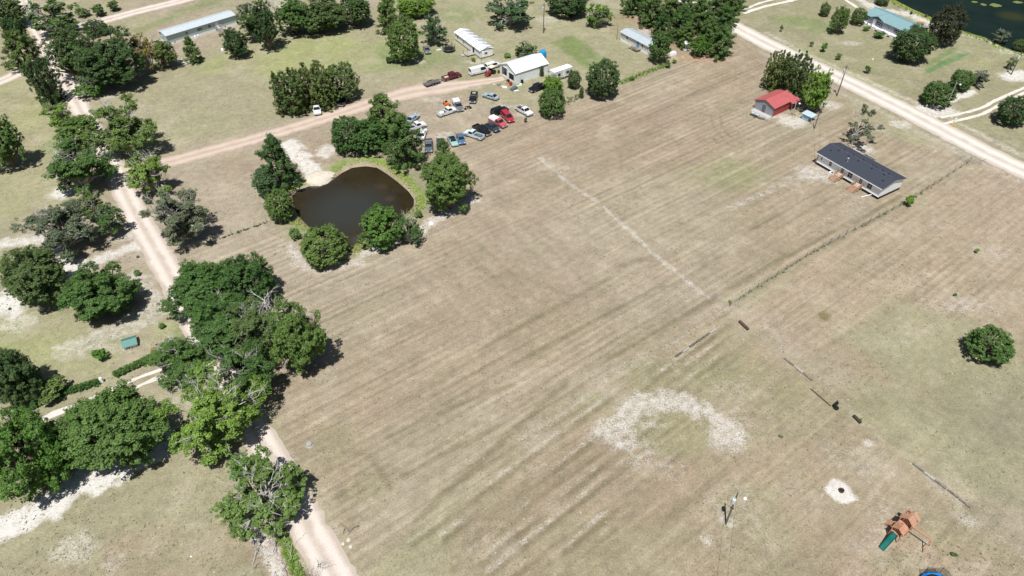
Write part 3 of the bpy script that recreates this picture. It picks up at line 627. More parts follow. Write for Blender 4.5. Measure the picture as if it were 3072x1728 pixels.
def kindof(k, i):
    i %= SPEC[k]
    if (k, i) not in LIB:
        LIB[(k, i)] = gen('oak', 500+i, 2.0) if k == 'bigoak' else gen('loose', 600+i, 1.8) if k == 'bigloose' else gen(k, 100*len(k)+7*i+ord(k[0]))
    return LIB[(k, i)]
cnt = {}; trng = random.Random(5)
def tree(kind, u, v, w, h, tone, label, name=None, group=None, bark=None, cat='tree', hb=None, lean=0):
    """u,v,w,h: where the crown's middle stands in the survey photo and how wide and tall it looks"""
    i = cnt.get(kind, 0); cnt[kind] = i+1; K = kindof(kind, i)
    zc = 3.0
    for it in range(4):
        s = mpp(u, v, zc); Rr = w/2*s; p = G(u, v, zc); ph = math.atan2(CAMH-zc, math.hypot(p.x, p.y))
        q = (h/2*s)**2 - (Rr*math.sin(ph))**2; Rz = math.sqrt(max(q, 0))/math.cos(ph); Rz = min(max(Rz, 0.6*Rr), 2.0*Rr)
        zc = Rz*(1+(K.hb if hb is None else hb))
    root = thing(name or {'oak':'oak_tree','bigoak':'oak_tree','loose':'oak_tree','bigloose':'oak_tree','pine':'pine_tree','cedar':'cedar_tree','bush':'round_tree','sparse':'sparse_tree','shrub':'shrub','dead':'dead_tree'}[kind],
                 label, cat, (p.x, p.y, 0), trng.uniform(0, 6.28), group)
    g = 1.08 if kind in ('oak','bigoak','loose','bigloose','cedar') else 1.04
    bk = bark or (M_greyb if kind in ('loose', 'bigloose', 'sparse') else M_dead if kind == 'dead' else M_bark)
    t = link(TRUNK, 'trunk' if cat == 'tree' else 'stem', bk, root); tr = max(0.04, 0.055*Rr); t.scale = (tr, tr, zc*0.9)
    b = link(K.brm, 'branches', bk, root, (0, 0, zc)); b.scale = (Rr*g, Rr*g, Rz*g)
    if K.crown: c = link(K.crown, 'crown' if cat == 'tree' else 'foliage', LEAF[tone], root, (0, 0, zc)); c.scale = (Rr*g, Rr*g, Rz*g)
    if K.twm: d = struct(link(K.twm, 'dead_twigs', M_dead, root, (0, 0, zc)), 'stuff'); d.scale = (Rr*g, Rr*g, Rz*g)
    return root
gL = 'trees along the left dirt road'; gP = 'trees around the pond'; gN = 'pines beside the far road'; gC = 'cedars by the driveway'
TREES = [
 # left road, far to near
 ('oak',12,30,110,100,'dark','dark oak in the top left corner left of the dirt road',gL),
 ('oak',40,95,80,90,'dark','dark oak crowding the left side of the road above the leaning pine',gL),
 ('loose',160,45,140,110,'mid','loose crowned tree at the crossing of the two dirt roads',gL),
 ('bush',285,82,75,42,'dark','low dark tree on the inside corner of the road crossing',gL),
 ('oak',207,165,140,160,'dark','left one of the dark oaks massed below the road crossing',gL),
 ('bigoak',338,175,195,170,'dark','broad dark oak in the middle of the grove below the crossing',gL),
 ('loose',433,160,62,105,'yellow','yellow leaved tree in the oak grove',gL),
 ('oak',490,162,80,88,'olive','olive tree at the right end of the oak grove',gL),
 ('pine',60,150,125,110,'olive','tall leaning pine with a bare trunk beside the branch road',gL),
 ('cedar',130,248,100,135,'dark','dark upright cedar between the left lawn and the road',gL),
 ('loose',262,258,78,66,'bright','small bright green tree with bare grey tips by the road',gL),
 ('loose',172,343,84,80,'bright','bright small tree left of the road below the cedar',gL),
 ('oak',238,392,130,90,'mid','mid green oak overhanging the road from the left',gL),
 ('bigloose',365,385,178,176,'mid','large open oak with grey limbs above the driveway mouth',gL),
 ('bigloose',225,495,200,170,'mid','wide bluish oak left of the road opposite the driveway mouth',gL),
 ('loose',440,520,135,130,'fresh','open oak at the lower corner of the driveway mouth',gL),
 ('oak',5,430,120,165,'mid','oak cut by the left edge with a long shadow on the lawn',gL),
 ('bigloose',525,652,165,175,'grey','pale lichen hung oak standing right of the road',gL),
 ('bigloose',172,680,185,170,'grey','grey green oak over the sandy lane on the left',gL),
 ('loose',272,612,90,90,'olive','small olive tree between the sandy lane and the road',gL),
 ('loose',325,665,85,95,'mid','thin tree with a dark shadow close left of the road',gL),
 ('bigoak',107,828,185,190,'dark','round dark oak beside white sand at the left edge',gL),
 ('bigoak',298,875,205,178,'mid','round oak in the middle of the sandy left yard',gL),
 ('bigoak',600,865,200,170,'mid','upper left crown of the great roadside oak clump',gL),
 ('bigoak',745,845,160,170,'mid','upper right crown of the great roadside oak clump',gL),
 ('bigoak',680,970,215,185,'mid','dense middle crown of the great roadside oak clump',gL),
 ('bigloose',770,990,200,190,'dark','lichen limbed crown in the heart of the oak clump',gL),
 ('bigoak',890,1010,170,235,'mid','right hand crown of the oak clump shading the field',gL),
 ('bigloose',545,1070,190,150,'mid','open crown over the road at the left of the oak clump',gL),
 ('bigloose',720,1120,180,195,'mid','lower dark crown of the oak clump beside the field',gL),
 ('bigloose',650,1235,270,255,'fresh','bright green open oak hanging over the road',gL),
 ('loose',785,1480,235,220,'mid','lone open oak leaning over the road at the bottom',gL),
 ('loose',730,1400,90,90,'bright','small bright crown joining the two lower roadside oaks',gL),
 ('bigoak',325,1290,300,275,'mid','big spreading oak in the lower left with white sand below',gL),
 ('bigoak',60,1370,240,300,'fresh','huge oak at the left edge above the white sand',gL),
 ('bigoak',30,1130,150,180,'dark','dark oak cut by the left edge above the hedge drive',gL),
 ('shrub',155,1165,110,62,'olive','spiky olive shrub clump between the left oaks',gL),
 # upper yards
 ('pine',572,150,60,74,'mid','slim small tree in front of the turquoise mobile home',None),
 ('oak',703,128,84,92,'dark','dark tree just below the right end of the turquoise mobile home',None),
 ('loose',755,62,110,110,'olive','thin olive tree hanging over the turquoise mobile home',None),
 ('oak',797,78,92,145,'dark','tall dark tree right of the turquoise mobile home',None),
 ('dead',823,25,46,62,'mid','leafless tree behind the turquoise mobile home',None),
 ('oak',880,50,120,110,'mid','left oak of the wood above the small dark parked car',None),
 ('bigoak',965,42,140,110,'dark','middle oak of the wood at the top',None),
 ('oak',1060,32,110,95,'dark','right oak of the wood at the top',None),
 ('pine',1165,45,95,105,'mid','mid green tree at the right end of the top wood',None),
 ('bush',1245,14,115,62,'bright','bright low tree at the top behind the magnolia',None),
 ('bush',1212,118,104,145,'mid','magnolia dotted with white blossoms beside the trampoline',None),
 ('loose',1303,88,78,84,'blue','small grey green tree above the trampoline',None),
 ('cedar',868,276,140,132,'olive','left cedar of the clump beside the driveway',gC),
 ('cedar',950,255,145,132,'olive','middle cedar of the clump beside the driveway',gC),
 ('bush',1020,245,115,120,'dark','right cedar of the clump beside the driveway',gC),
 ('loose',1530,30,140,95,'blue','grey limbed oak at the top left of the tall utility pole',None),
 ('bush',1705,6,130,75,'dark','very dark tree at the top edge with a deep round shadow',None),
 ('loose',1798,38,72,78,'bright','light green young tree right of the very dark tree',None),
 ('bush',1812,236,106,122,'dark','dark round oak at the field edge below the green lawn strip',None),
 ('oak',1657,252,62,54,'bright','bright green tree in front of the cargo trailer',None),
 ('bush',1655,306,84,96,'mid','green tree at the field corner right of the parked cars',None),
 ('bush',1722,238,44,56,'dark','small dark tree at the right end of the cargo trailer',None),
 ('cedar',1745,278,18,40,'dark','little dark cedar on the field edge',None),
 ('cedar',1625,213,17,42,'dark','narrow dark cedar against the white barn wall',None),
 ('loose',1575,147,66,34,'olive','brownish olive tree behind the white barn roof',None),
 ('oak',1983,140,74,98,'mid','green tree at the right end of the stained mobile home',None),
 ('oak',2100,140,56,62,'bright','lime green small tree in front of the pine wood',None),
 # right side
 ('cedar',2335,212,100,115,'olive','left cedar behind the red roofed shed',None),
 ('cedar',2390,230,110,140,'olive','taller cedar behind the red roofed shed',None),
 ('oak',2452,272,84,140,'bright','bright green broadleaf tree right of the red roofed shed',None),
 ('bush',2475,28,32,42,'olive','small olive tree left of the teal roofed house',None),
 ('oak',2520,60,56,82,'mid','young tree between the lawn and the teal roofed house',None),
 ('bush',2577,48,46,54,'mid','round tree at the left end of the teal roofed house',None),
 ('bush',2740,132,120,114,'dark','large round dark tree in front of the teal roofed house',None),
 ('bush',2842,74,100,122,'red','dark magnolia with bronze leaves beside the lake',None),
 ('bush',2815,280,96,80,'mid','rounded cedar nearest the road by the two track drive',None),
 ('bush',2886,240,68,64,'mid','second cedar in the row by the two track drive',None),
 ('loose',2940,234,60,50,'grey','grey half bare shrub tree ending the cedar row',None),
 ('bush',3045,332,100,95,'dark','dark cedar on the right edge below the two track drive',None),
 ('sparse',2578,372,130,116,'grey','sparse pale tree behind the dark roofed house',None),
 ('bush',2970,1030,138,116,'mid','lone round oak in the right pasture',None),
 ('loose',3004,108,50,38,'grey','pale leaning shrub on the lake shore',None),
 ('bush',3062,135,40,36,'olive','olive shrub at the lake shore on the right edge',None),
 ('loose',3035,190,26,34,'olive','thin small tree beside the pole on the right edge',None),
 ('bush',2648,3,40,22,'dark','dark shrub by the lake behind the teal roofed house',None),
 # pond
 ('bush',1045,402,122,122,'mid','bluish round tree above the pond on the left',gP),
 ('pine',1150,355,145,145,'pine','tall pine at the top of the pond by the driveway',gP),
 ('pine',1210,425,140,155,'pine','pine between the pond and the parked cars',gP),
 ('oak',1115,405,120,105,'mid','rounded tree between the two pines above the pond',gP),
 ('bigoak',1345,545,152,190,'mid','large green tree on the right bank of the pond',gP),
 ('pine',1330,458,62,80,'pine','pine top rising behind the large tree on the pond bank',gP),
 ('pine',830,488,128,160,'pine','pine on the left bank beside the sandy spillway',gP),
 ('bush',795,545,78,90,'blue','bluish tree on the left bank below the pine',gP),
 ('bush',838,616,88,108,'mid','rounded tree at the left corner of the pond by the fence',gP),
 ('bush',970,738,146,134,'mid','dense round tree on the lower bank of the pond',gP),
 ('oak',1140,682,135,140,'fresh','pale green tree on the lower right bank of the pond',gP),
 ('loose',1225,684,76,100,'mid','thin grey stemmed tree beside the pale green tree',gP),
]
for t in TREES: tree(*t[:7], group=t[7])
# pine wood by the far road
PINES = [(1900,-5,80,90),(1955,25,95,100),(1985,80,70,80),(2015,10,95,100),(2045,70,90,95),(2075,5,90,95),(2100,50,95,100),(2125,100,85,90),(2150,20,95,100),(2172,70,85,95),(2195,20,80,95),(2165,125,95,90),(2060,105,70,70),(1930,-30,80,80),(2210,-20,80,90)]
where = ['at the top left of the wood','left front of the wood above the clay patch','on the left side just above the stained mobile home','at the top, third from the left','in the left middle of the wood','at the top middle of the wood','in the very middle of the wood','in the lower middle above the lime green tree','at the top right middle','on the right, half way down','at the top right corner beside the road','lowest and rightmost, over the field edge','in front, above the white gazebo','at the back left, cut by the top edge','at the back right, cut by the top edge']
for (u, v, w, h), wh in zip(PINES, where): tree('pine', u, v, w, h, 'pine', 'pine in the dense pine wood, '+wh, group=gN)
tree('dead', 2030, 95, 46, 40, 'mid', 'grey leafless tree among the pines above the stained mobile home', bark=M_greyb)
tree('dead', 700, 955, 190, 130, 'mid', 'bleached dead limbs spreading over the left of the oak clump', hb=0.35)
tree('dead', 815, 945, 200, 150, 'mid', 'bleached dead limbs fanned over the middle of the oak clump', hb=0.4)
tree('dead', 900, 985, 110, 90, 'mid', 'short white dead boughs at the right of the oak clump', hb=0.6)
tree('dead', 262, 222, 44, 40, 'mid', 'bleached dead tree tips above the small bright roadside tree')
tree('dead', 1290, 612, 40, 40, 'mid', 'bleached dead shrub on the right bank of the pond')
SHRUBS = [(245,35,50,32,'olive','shrub row left of the branch road, leftmost'),(290,30,55,34,'dark','dark shrub in the row behind the branch road, second from left'),(338,16,50,30,'dark','dark shrub in the row behind the branch road, rightmost'),
 (297,1062,52,50,'bright','bright green small conifer bush left of the green roofed pump house'),(484,976,25,23,'bright','small bright bush at the road edge above the pump house'),(460,1049,24,18,'yellow','brownish shrub right of the green roofed pump house'),
 (883,700,42,42,'mid','small green shrub at the lower left pond bank'),(1255,640,34,30,'mid','small shrub on the right pond bank below the dead shrub'),(1275,500,30,40,'mid','light shrub on the upper right pond bank'),
 (2004,192,22,24,'mid','green bush on the field edge below the stained mobile home'),(2024,184,18,14,'bright','low bright bush beside the green bush on the field edge'),(1897,235,20,14,'mid','low bush in the grassy field edge left of the green bush'),
 (1577,358,13,18,'dark','dark tiny bush below the white pickup at the field edge'),(2727,600,40,38,'bright','bright bush on the long wire fence below the dark roofed house'),(2191,905,16,12,'bright','small weed bush at the lower end of the long wire fence'),
 (2932,751,16,18,'bright','upper green sprout in the right pasture'),(2866,883,13,12,'bright','lower green sprout in the right pasture'),(2862,1663,22,16,'mid','dark green tuft right of the playset'),
 (2436,130,16,20,'mid','sapling in the lawn left of the others beyond the far road'),(2472,140,26,30,'bright','thin sapling in the lawn beyond the far road'),(2517,169,22,22,'olive','rounded sapling bush in the lawn beyond the far road'),(2604,206,24,28,'mid','sapling in the lawn below the large round tree'),(2344,84,14,22,'olive','small brown green sapling left in the lawn beyond the far road'),
 (2600,85,26,14,'bright','flower bed bushes at the steps of the teal roofed house'),(2640,102,40,10,'mid','low planting along the porch of the teal roofed house'),(1168,178,30,24,'blue','bluish bush left of the magnolia'),(1420,178,20,10,'bright','green bush below the deck of the ribbed mobile home'),
 (1522,165,26,12,'bright','low green bush behind the left end of the barn'),(2585,1258,10,8,'bright','weed beside the short beam in the pasture'),(2342,1308,16,12,'grey','small grey weed clump inside the pasture'),(410,818,24,22,'mid','weedy bush by the road above the round oak'),(1073,1579,10,8,'olive','weed beside the fallen forked branch'),
 (28,926,12,7,'bright','tiny bush on the white sand at the left edge'),(64,912,12,7,'olive','tiny dry bush on the white sand left of the dark oak'),(330,80,14,10,'mid','tiny bush at the bend of the branch road'),(2836,34,20,12,'bright','bright shrub at the water below the bronze magnolia')]
for u, v, w, h, tone, lb in SHRUBS: tree('shrub', u, v, w, h, tone, lb, cat='bush')

# hedge along the drive on the left
def leafstrip(name, pts, hw, hh, n, tone, la, seed, kind=None, label=None, cat=None, clump=0.25):
    rng = np.random.RandomState(seed); P = GL(pts); seg = [(a, b, (b-a).length) for a, b in zip(P, P[1:])]; tot = sum(s[2] for s in seg)
    m = max(1, n//14); cs = []
    for i in range(m):
        t = rng.uniform(0, tot)
        for a, b, L in seg:
            if t <= L: break
            t -= L
        q = a.lerp(b, min(t/L, 1)); d = (b-a).normalized(); o = rng.uniform(-1, 1)*hw
        cs.append((q.x-d.y*o, q.y+d.x*o, hh*math.sqrt(max(0, 1-(o/hw)**2*0.7))*rng.uniform(0.35, 1)))
    cs = np.array(cs); base = cs.mean(0)*np.array([1, 1, 0])
    pos, nrm, a, w, ti = fill(rng, cs-base, np.full(m, clump), 14, la, 0.8, 0.9, 0.5)
    pos[:, 2] = np.maximum(pos[:, 2], 0.02); nrm[:, :2] = rng.randn(len(nrm), 2)*0.6; nrm[:, 2] = np.abs(nrm[:, 2])+0.4
    return link(leaf_mesh(name, pos, nrm, a, w, ti, rng), name, LEAF[tone], None, tuple(base))
h = leafstrip('hedge', [(345,1130),(420,1095),(490,1060)], 0.55, 1.0, 8000, 'mid', 0.10, 3); tag(h, 'clipped green hedge along the sandy drive above the lower left oak', 'hedge')
h = leafstrip('hedge', [(90,1225),(180,1185),(300,1150)], 0.6, 0.9, 6000, 'mid', 0.11, 4); tag(h, 'rough hedge between the two lower left oaks', 'hedge')
for k, (pts, hw, hh, nn_, tone, lbl) in enumerate([
  ([(905,538),(990,520),(1030,492),(1100,478),(1160,495),(1215,535),(1255,580),(1262,615)], 1.0, 0.12, 3200, 'lime', 'lush_grass'),
  ([(862,575),(880,555),(910,545)], 1.3, 0.14, 2000, 'lime', 'lush_grass'), ([(858,600),(865,640),(890,672),(915,690)], 1.3, 0.14, 2500, 'lime', 'lush_grass'),
  ([(1040,752),(1080,742),(1120,722)], 1.3, 0.14, 2000, 'lime', 'lush_grass'), ([(1200,668),(1240,640),(1262,618)], 1.2, 0.14, 1800, 'lime', 'lush_grass'),
  ([(2668,0),(2740,38),(2800,62),(2858,90),(2960,120),(3010,148),(3072,170)], 1.4, 0.3, 8000, 'lime', 'lake_shore_grass'),
  ([(835,1580),(850,1620),(880,1690),(905,1750)], 0.7, 0.4, 3000, 'bright', 'roadside_weeds'), ([(1860,250),(1930,222),(2000,196)], 0.8, 0.6, 2500, 'bright', 'fence_row_weeds'),
  ([(2188,915),(2300,848),(2417,772),(2560,695),(2700,618),(2800,560)], 0.2, 0.2, 450, 'olive', 'fence_row_weeds'), ([(550,757),(660,718),(800,668)], 0.25, 0.25, 700, 'olive', 'fence_row_weeds'),
  ([(1090,395),(1180,470),(1260,470)], 3.0, 0.4, 2500, 'dry', 'dry_brush'), ([(1700,300),(1745,285),(1640,350)], 0.8, 0.5, 1500, 'olive', 'fence_row_weeds')]):
    struct(leafstrip(lbl, pts, hw, hh, nn_, tone, 0.075 if lbl in ('lush_grass','lake_shore_grass') else 0.10, 20+k, clump=0.14 if lbl in ('lush_grass','lake_shore_grass') else 0.22), 'stuff')

# ------------------------------------------------------------------ weeds and straw tufts over the pastures
def scatter(name, n, seed, tone, la, hmax, thr):
    rng = np.random.RandomState(seed); y = 38 + 200*rng.uniform(0, 1, n)**1.35; x = rng.uniform(-1, 1, n)*(y*0.66+40)
    keep = (fbm(x, y, 9, seed+1) + 0.25*fbm(x, y, 2.5, seed+2) > thr) & (seg_dist(x, y, GL(ROAD_L)) > 3.2) & (poly_sd(x, y, pp) > 1.0) & (poly_sd(x, y, lp) > 1.0)
    for pts, w in (([(480,494),(765,417),(1010,343),(1230,276),(1512,236)], 3.8), ([(2060,5),(2304,133),(2692,319),(3072,512)], 4.0)): keep &= seg_dist(x, y, GL(pts)) > w
    x = x[keep]; y = y[keep]; k = 4; m = len(x); sz = rng.uniform(0.5, 1.3, m)
    pos = np.repeat(np.stack([x, y, np.full(m, 0.0)], 1), k, 0) + rng.randn(m*k, 3)*np.array([0.10, 0.10, 0]); pos[:, 2] = rng.uniform(0.04, hmax, m*k)
    nrm = rng.randn(m*k, 3)*0.7; nrm[:, 2] = np.abs(nrm[:, 2]) + 0.5; a = la*np.repeat(sz, k)*rng.uniform(0.6, 1.3, m*k)
    struct(link(leaf_mesh(name, pos, nrm, a, a*0.45, rng.uniform(0, 1, m*k), rng), name, LEAF[tone]), 'stuff')
scatter('straw_tufts', 26000, 71, 'dry', 0.11, 0.08, 0.60)
scatter('pasture_weeds', 11000, 81, 'olive', 0.085, 0.10, 0.68)
# ------------------------------------------------------------------ buildings
def frame(A, B):   # ground line of the front wall, left to right in the photo
    a = G(*A); b = G(*B); return a, math.atan2(b.y-a.y, b.x-a.x), (b-a).length
def wallbox(root, L, W, z0, wh, rh, m, name='wall', axis='x'):
    return MB().extrude([(0, z0), (W, z0), (W, wh), (W/2, rh), (0, wh)], 'x', 0, L).build(name, m, root)
def gable(root, L, W, wh, rh, o, t, m, ox=None, name='roof'):
    ox = o if ox is None else ox; s = (rh-wh)/(W/2); zb = wh - s*o
    e = 0.012
    return MB().extrude([(-o, zb+e), (W/2, rh+e), (W+o, zb+e), (W+o, zb+t), (W/2, rh+t), (-o, zb+t)], 'x', -ox, L+ox).build(name, m, root)
def panel(root, name, m, face, s, z, w, h, L, W, t=0.05, parent=None):
    b = MB()
    if face == 'front': b.box(s, s+w, -t, 0.01, z, z+h)
    elif face == 'back': b.box(s, s+w, W-0.01, W+t, z, z+h)
    elif face == 'left': b.box(-t, 0.01, s, s+w, z, z+h)
    else: b.box(L-0.01, L+t, s, s+w, z, z+h)
    return b.build(name, m, parent or root)
def window(root, face, s, z, w, h, L, W, fm=M_white, gmat=M_glass, cols=2, rows=2):
    f = panel(root, 'window', fm, face, s, z, w, h, L, W, 0.05)
    pw = (w-0.1-0.05*(cols-1))/cols; phh = (h-0.1-0.05*(rows-1))/rows
    for i in range(cols):
        for j in range(rows): panel(root, 'pane', gmat, face, s+0.05+i*(pw+0.05), z+0.05+j*(phh+0.05), pw, phh, L, W, 0.058, parent=f)
    return f
def steps(root, x, w, ztop, depth, n, m, side=-1, y0=0.0, rails=True, landing=1.0):
    """landing and steps leaving the front wall towards -y"""
    y = y0; st = MB().box(x+0.05, x+w-0.05, y-landing+0.05, y-0.02, ztop-0.2, ztop-0.06).build('stairs', m, root)
    pl = max(4, int(landing/0.2))
    for i in range(pl): MB().box(x, x+w, y-landing*(i+1)/pl+0.01, y-landing*i/pl, ztop-0.05, ztop).build('plank', m, st)
    for i in range(n):
        z = ztop*(n-i)/(n+1); MB().box(x+0.05, x+w-0.05, y-landing-(i+1)*0.30, y-landing-i*0.30-0.02, z-0.05, z).build('step', m, st)
    for q in (x, x+w):
        b = MB(); b.bar((q, y-landing, ztop-0.08), (q, y-landing-n*0.30, 0.1), 0.06, 0.2); b.build('stringer', m, st)
        if rails:
            b = MB(); b.bar((q, y-0.05, ztop+0.85), (q, y-landing, ztop+0.85), 0.09); b.bar((q, y-landing, ztop+0.85), (q, y-landing-n*0.30, 0.95), 0.09)
            b.bar((q, y-landing, 0), (q, y-landing, ztop+0.9), 0.1); b.bar((q, y-landing-n*0.3, 0), (q, y-landing-n*0.3, 1.0), 0.1); b.bar((q, y-0.08, 0), (q, y-0.08, ztop+0.9), 0.1)
            for k in range(4): yy = y-0.1-landing*(k+0.5)/4; b.bar((q, yy, ztop-0.05), (q, yy, ztop+0.85), 0.04)
            b.build('railing', m, st)
    return st

# new double wide with the dark shingle roof
M_shingle = mat('dark_blue_shingle', (0.042, 0.050, 0.070), 0.9, var=0.25, scale=14, bump=0.3)
M_siding = mat('pale_blue_siding', (0.87, 0.90, 0.93), 0.5, var=0.03)
M_tarp = mat('black_skirting', (0.012, 0.012, 0.014), 0.8)
a, rz, L = frame((2445,491), (2632,599)); W = 7.1
r = thing('house', 'long white house with a dark blue shingle roof and wooden stairs', 'house', a, rz)
wallbox(r, L, W, 0.62, 2.85, 3.75, M_siding)
MB().box(0.01, L-0.01, 0.01, W-0.01, 0, 0.615).build('skirting', M_tarp, r)
MB().box(-0.03, L+0.03, -0.035, -0.001, 0.58, 0.66).build('trim', M_white, r)
rf = gable(r, L, W, 2.85, 3.75, 0.42, 0.12, M_shingle, 0.35)
s_ = 0.9/(W/2)
for k in range(int(L/1.2)): MB().box(0.2+k*1.2, 1.1+k*1.2, W/2-0.11, W/2+0.11, 3.855, 3.90).build('ridge_cap', mat('ridge_cap', (0.09,0.095,0.105), 0.9), rf)
for yy in (-0.455, W+0.425): MB().box(-0.35, L+0.35, yy, yy+0.03, 2.65, 2.86).build('fascia', M_siding, r)
for x, y in [(1.4,1.9),(2.6,2.9),(3.0,4.3),(5.2,2.9),(5.4,4.2),(7.6,3.0),(7.8,4.4),(10.2,4.5),(11.0,3.0),(11.2,4.1),(12.6,4.4),(13.9,3.1),(14.2,4.3),(14.9,1.6)]:
    z = 2.97 + s_*min(y, W-y); MB().frustum((x-0.16,x+0.16,y-0.16,y+0.16,z-0.06), (x-0.12,x+0.12,y-0.12,y+0.12,z+0.12)).build('roof_vent', M_black, rf)
z = 2.97+s_*1.5; MB().lathe((6.2,1.4,z-0.1), [(0.16,0),(0.16,0.85),(0.24,0.86),(0.24,1.0),(0.10,1.08)], 10).build('flue_pipe', M_steel, rf)
MB().extrude([(W+0.43,2.62),(W+1.6,2.33),(W+1.6,2.45),(W+0.43,2.74)], 'x', L*0.34, L*0.50).build('porch_roof', M_shingle, r)
for x, w, hh, zz in [(1.0,0.35,0.85,1.55),(3.2,0.7,1.2,1.3),(8.1,1.15,1.3,1.2),(13.0,1.15,1.3,1.2)]: window(r, 'front', x, zz, w, hh, L, W, cols=1 if w < 0.6 else 2)
for x in (6.2, 10.9):
    d = panel(r, 'door', M_white, 'front', x, 0.7, 0.95, 1.95, L, W, 0.05); 
    for i in range(2):
        for j in range(3): panel(r, 'pane', M_glass, 'front', x+0.15+i*0.36, 1.2+j*0.42, 0.3, 0.36, L, W, 0.058, parent=d)
steps(r, 5.75, 1.6, 0.7, 1, 5, M_newwood); steps(r, 10.5, 1.6, 0.7, 1, 5, M_newwood)
dk = MB().box(L*0.44, L*0.62, W+0.02, W+1.9, 0.5, 0.58).build('deck', M_newwood, r)
for k in range(6): MB().bar((L*0.44+k*L*0.18/5, W+1.86, 0), (L*0.44+k*L*0.18/5, W+1.86, 1.5), 0.1).build('post', M_newwood, dk)
MB().box(L*0.44, L*0.62, W+1.82, W+1.9, 1.42, 1.5).build('rail', M_newwood, dk)
b = thing('air_conditioner', 'white air conditioning unit beside the left stairs of the dark roofed house', 'air conditioner', r.matrix_basis @ Vector((4.55,-1.35,0)), rz)
MB().box(0,1.15,0,0.85,0.08,0.85).build('housing', M_white, b, 0.03); MB().lathe((0.55,0.43,0.85), [(0.3,0),(0.3,0.02),(0.05,0.04)], 14).build('fan_grille', M_black, b); MB().box(-0.1,1.25,-0.1,0.95,0,0.08).build('pad', M_concrete, b)
p = MB().tube([(0,0,0.3),(0.0,-2.3,0.06)], 0.09, 8).build('drain_pipe', M_white, None, loc=r.matrix_basis @ Vector((14.6,0.1,0))); p.rotation_euler = (0,0,rz-0.35); tag(p, 'white drain pipe sticking out under the dark roofed house', 'pipe')

# turquoise mobile home
M_turq = mat('turquoise_siding', (0.40, 0.53, 0.53), 0.55, var=0.06); M_zinc = mat('pale_zinc_roof', (0.56, 0.62, 0.66), 0.45, 0.1, var=0.06)
a, rz, L = frame((506.6,136.5), (711.6,72.8)); W = 4.6
r = thing('mobile_home', 'long turquoise mobile home with a pale blue metal roof', 'mobile home', a, rz)
MB().box(0.02, L-0.02, 0.02, W-0.02, 0, 0.75).build('skirting', M_wpaint, r); wallbox(r, L, W, 0.75, 2.85, 3.35, M_turq)
rf = gable(r, L, W, 2.85, 3.35, 0.35, 0.08, M_zinc, 0.25)
for k in range(int(L/0.9)):
    x = 0.3+k*0.9; MB().extrude([(-0.35,2.86),(W/2,3.43),(W+0.35,2.86),(W+0.35,2.90),(W/2,3.47),(-0.35,2.90)], 'x', x, x+0.05).build('roof_rib', M_zinc, rf)
window(r, 'front', 5.6, 1.35, 0.8, 0.9, L, W); window(r, 'front', 9.2, 1.4, 1.6, 0.85, L, W, cols=3); window(r, 'front', 12.6, 1.4, 1.1, 0.85, L, W)
panel(r, 'door', M_wpaint, 'front', 15.0, 0.78, 0.95, 1.7, L, W); steps(r, 14.8, 1.5, 0.75, 1, 4, M_gwood)
for x in (1.8, 17.6): panel(r, 'skirting_vent', M_void, 'front', x, 0.3, 0.4, 0.25, L, W, 0.0)
window(r, 'left', 1.6, 1.4, 1.0, 0.8, L, W)
b = thing('air_conditioner', 'white air conditioner against the turquoise mobile home', 'air conditioner', r.matrix_basis @ Vector((7.6,-1.3,0)), rz); MB().box(0,1.2,0,0.9,0,0.8).build('housing', M_white, b, 0.03); MB().lathe((0.6,0.45,0.8), [(0.32,0),(0.32,0.02),(0.05,0.04)], 14).build('fan_grille', mat('blue_grille',(0.10,0.16,0.25)), b)

# ribbed white mobile home
a, rz, L = frame((1366,121), (1442,178)); W = 3.9
r = thing('mobile_home', 'white mobile home with ribs painted shadow grey across its roof beside the trampoline', 'mobile home', a, rz)
MB().box(0.05, L-0.05, 0.05, W-0.05, 0, 0.4).build('skirting', M_wood, r); wallbox(r, L, W, 0.4, 2.45, 3.1, M_wpaint)
M_rib = mat('shaded_roof_rib', (0.40, 0.44, 0.50), 0.5, var=0.2)  # shadow between the roof ribs, put into the rib colour as grey
rf = gable(r, L, W, 2.45, 3.1, 0.28, 0.07, M_white, 0.2)
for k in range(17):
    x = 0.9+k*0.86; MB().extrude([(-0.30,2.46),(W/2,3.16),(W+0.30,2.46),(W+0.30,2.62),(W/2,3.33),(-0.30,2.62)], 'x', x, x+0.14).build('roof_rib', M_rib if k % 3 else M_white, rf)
for x in (1.4, 5.0): window(r, 'front', x, 1.1, 0.7, 0.75, L, W, cols=1)
panel(r, 'door', M_void, 'front', 10.6, 0.45, 0.85, 1.5, L, W); window(r, 'right', 1.2, 1.1, 1.0, 0.7, L, W); panel(r, 'gable_panel', mat('blue_grey_gable',(0.35,0.42,0.52)), 'right', 0.5, 2.3, 2.9, 0.18, L, W)
dk = MB().box(9.6, 12.0, -2.6, -0.02, 0.35, 0.42).build('deck', M_newwood, r)
for k in range(12): MB().box(9.6+k*0.2, 9.78+k*0.2, -2.6, -0.02, 0.42, 0.45).build('plank', M_gwood, dk)
for q in ((9.65,-2.55),(11.95,-2.55),(9.65,-1.2)): MB().bar((q[0],q[1],0), (q[0],q[1],1.3), 0.1).build('post', M_wood, dk)
MB().box(9.6, 11.0, -3.6, -2.62, 0.1, 0.2).build('step', M_gwood, dk)

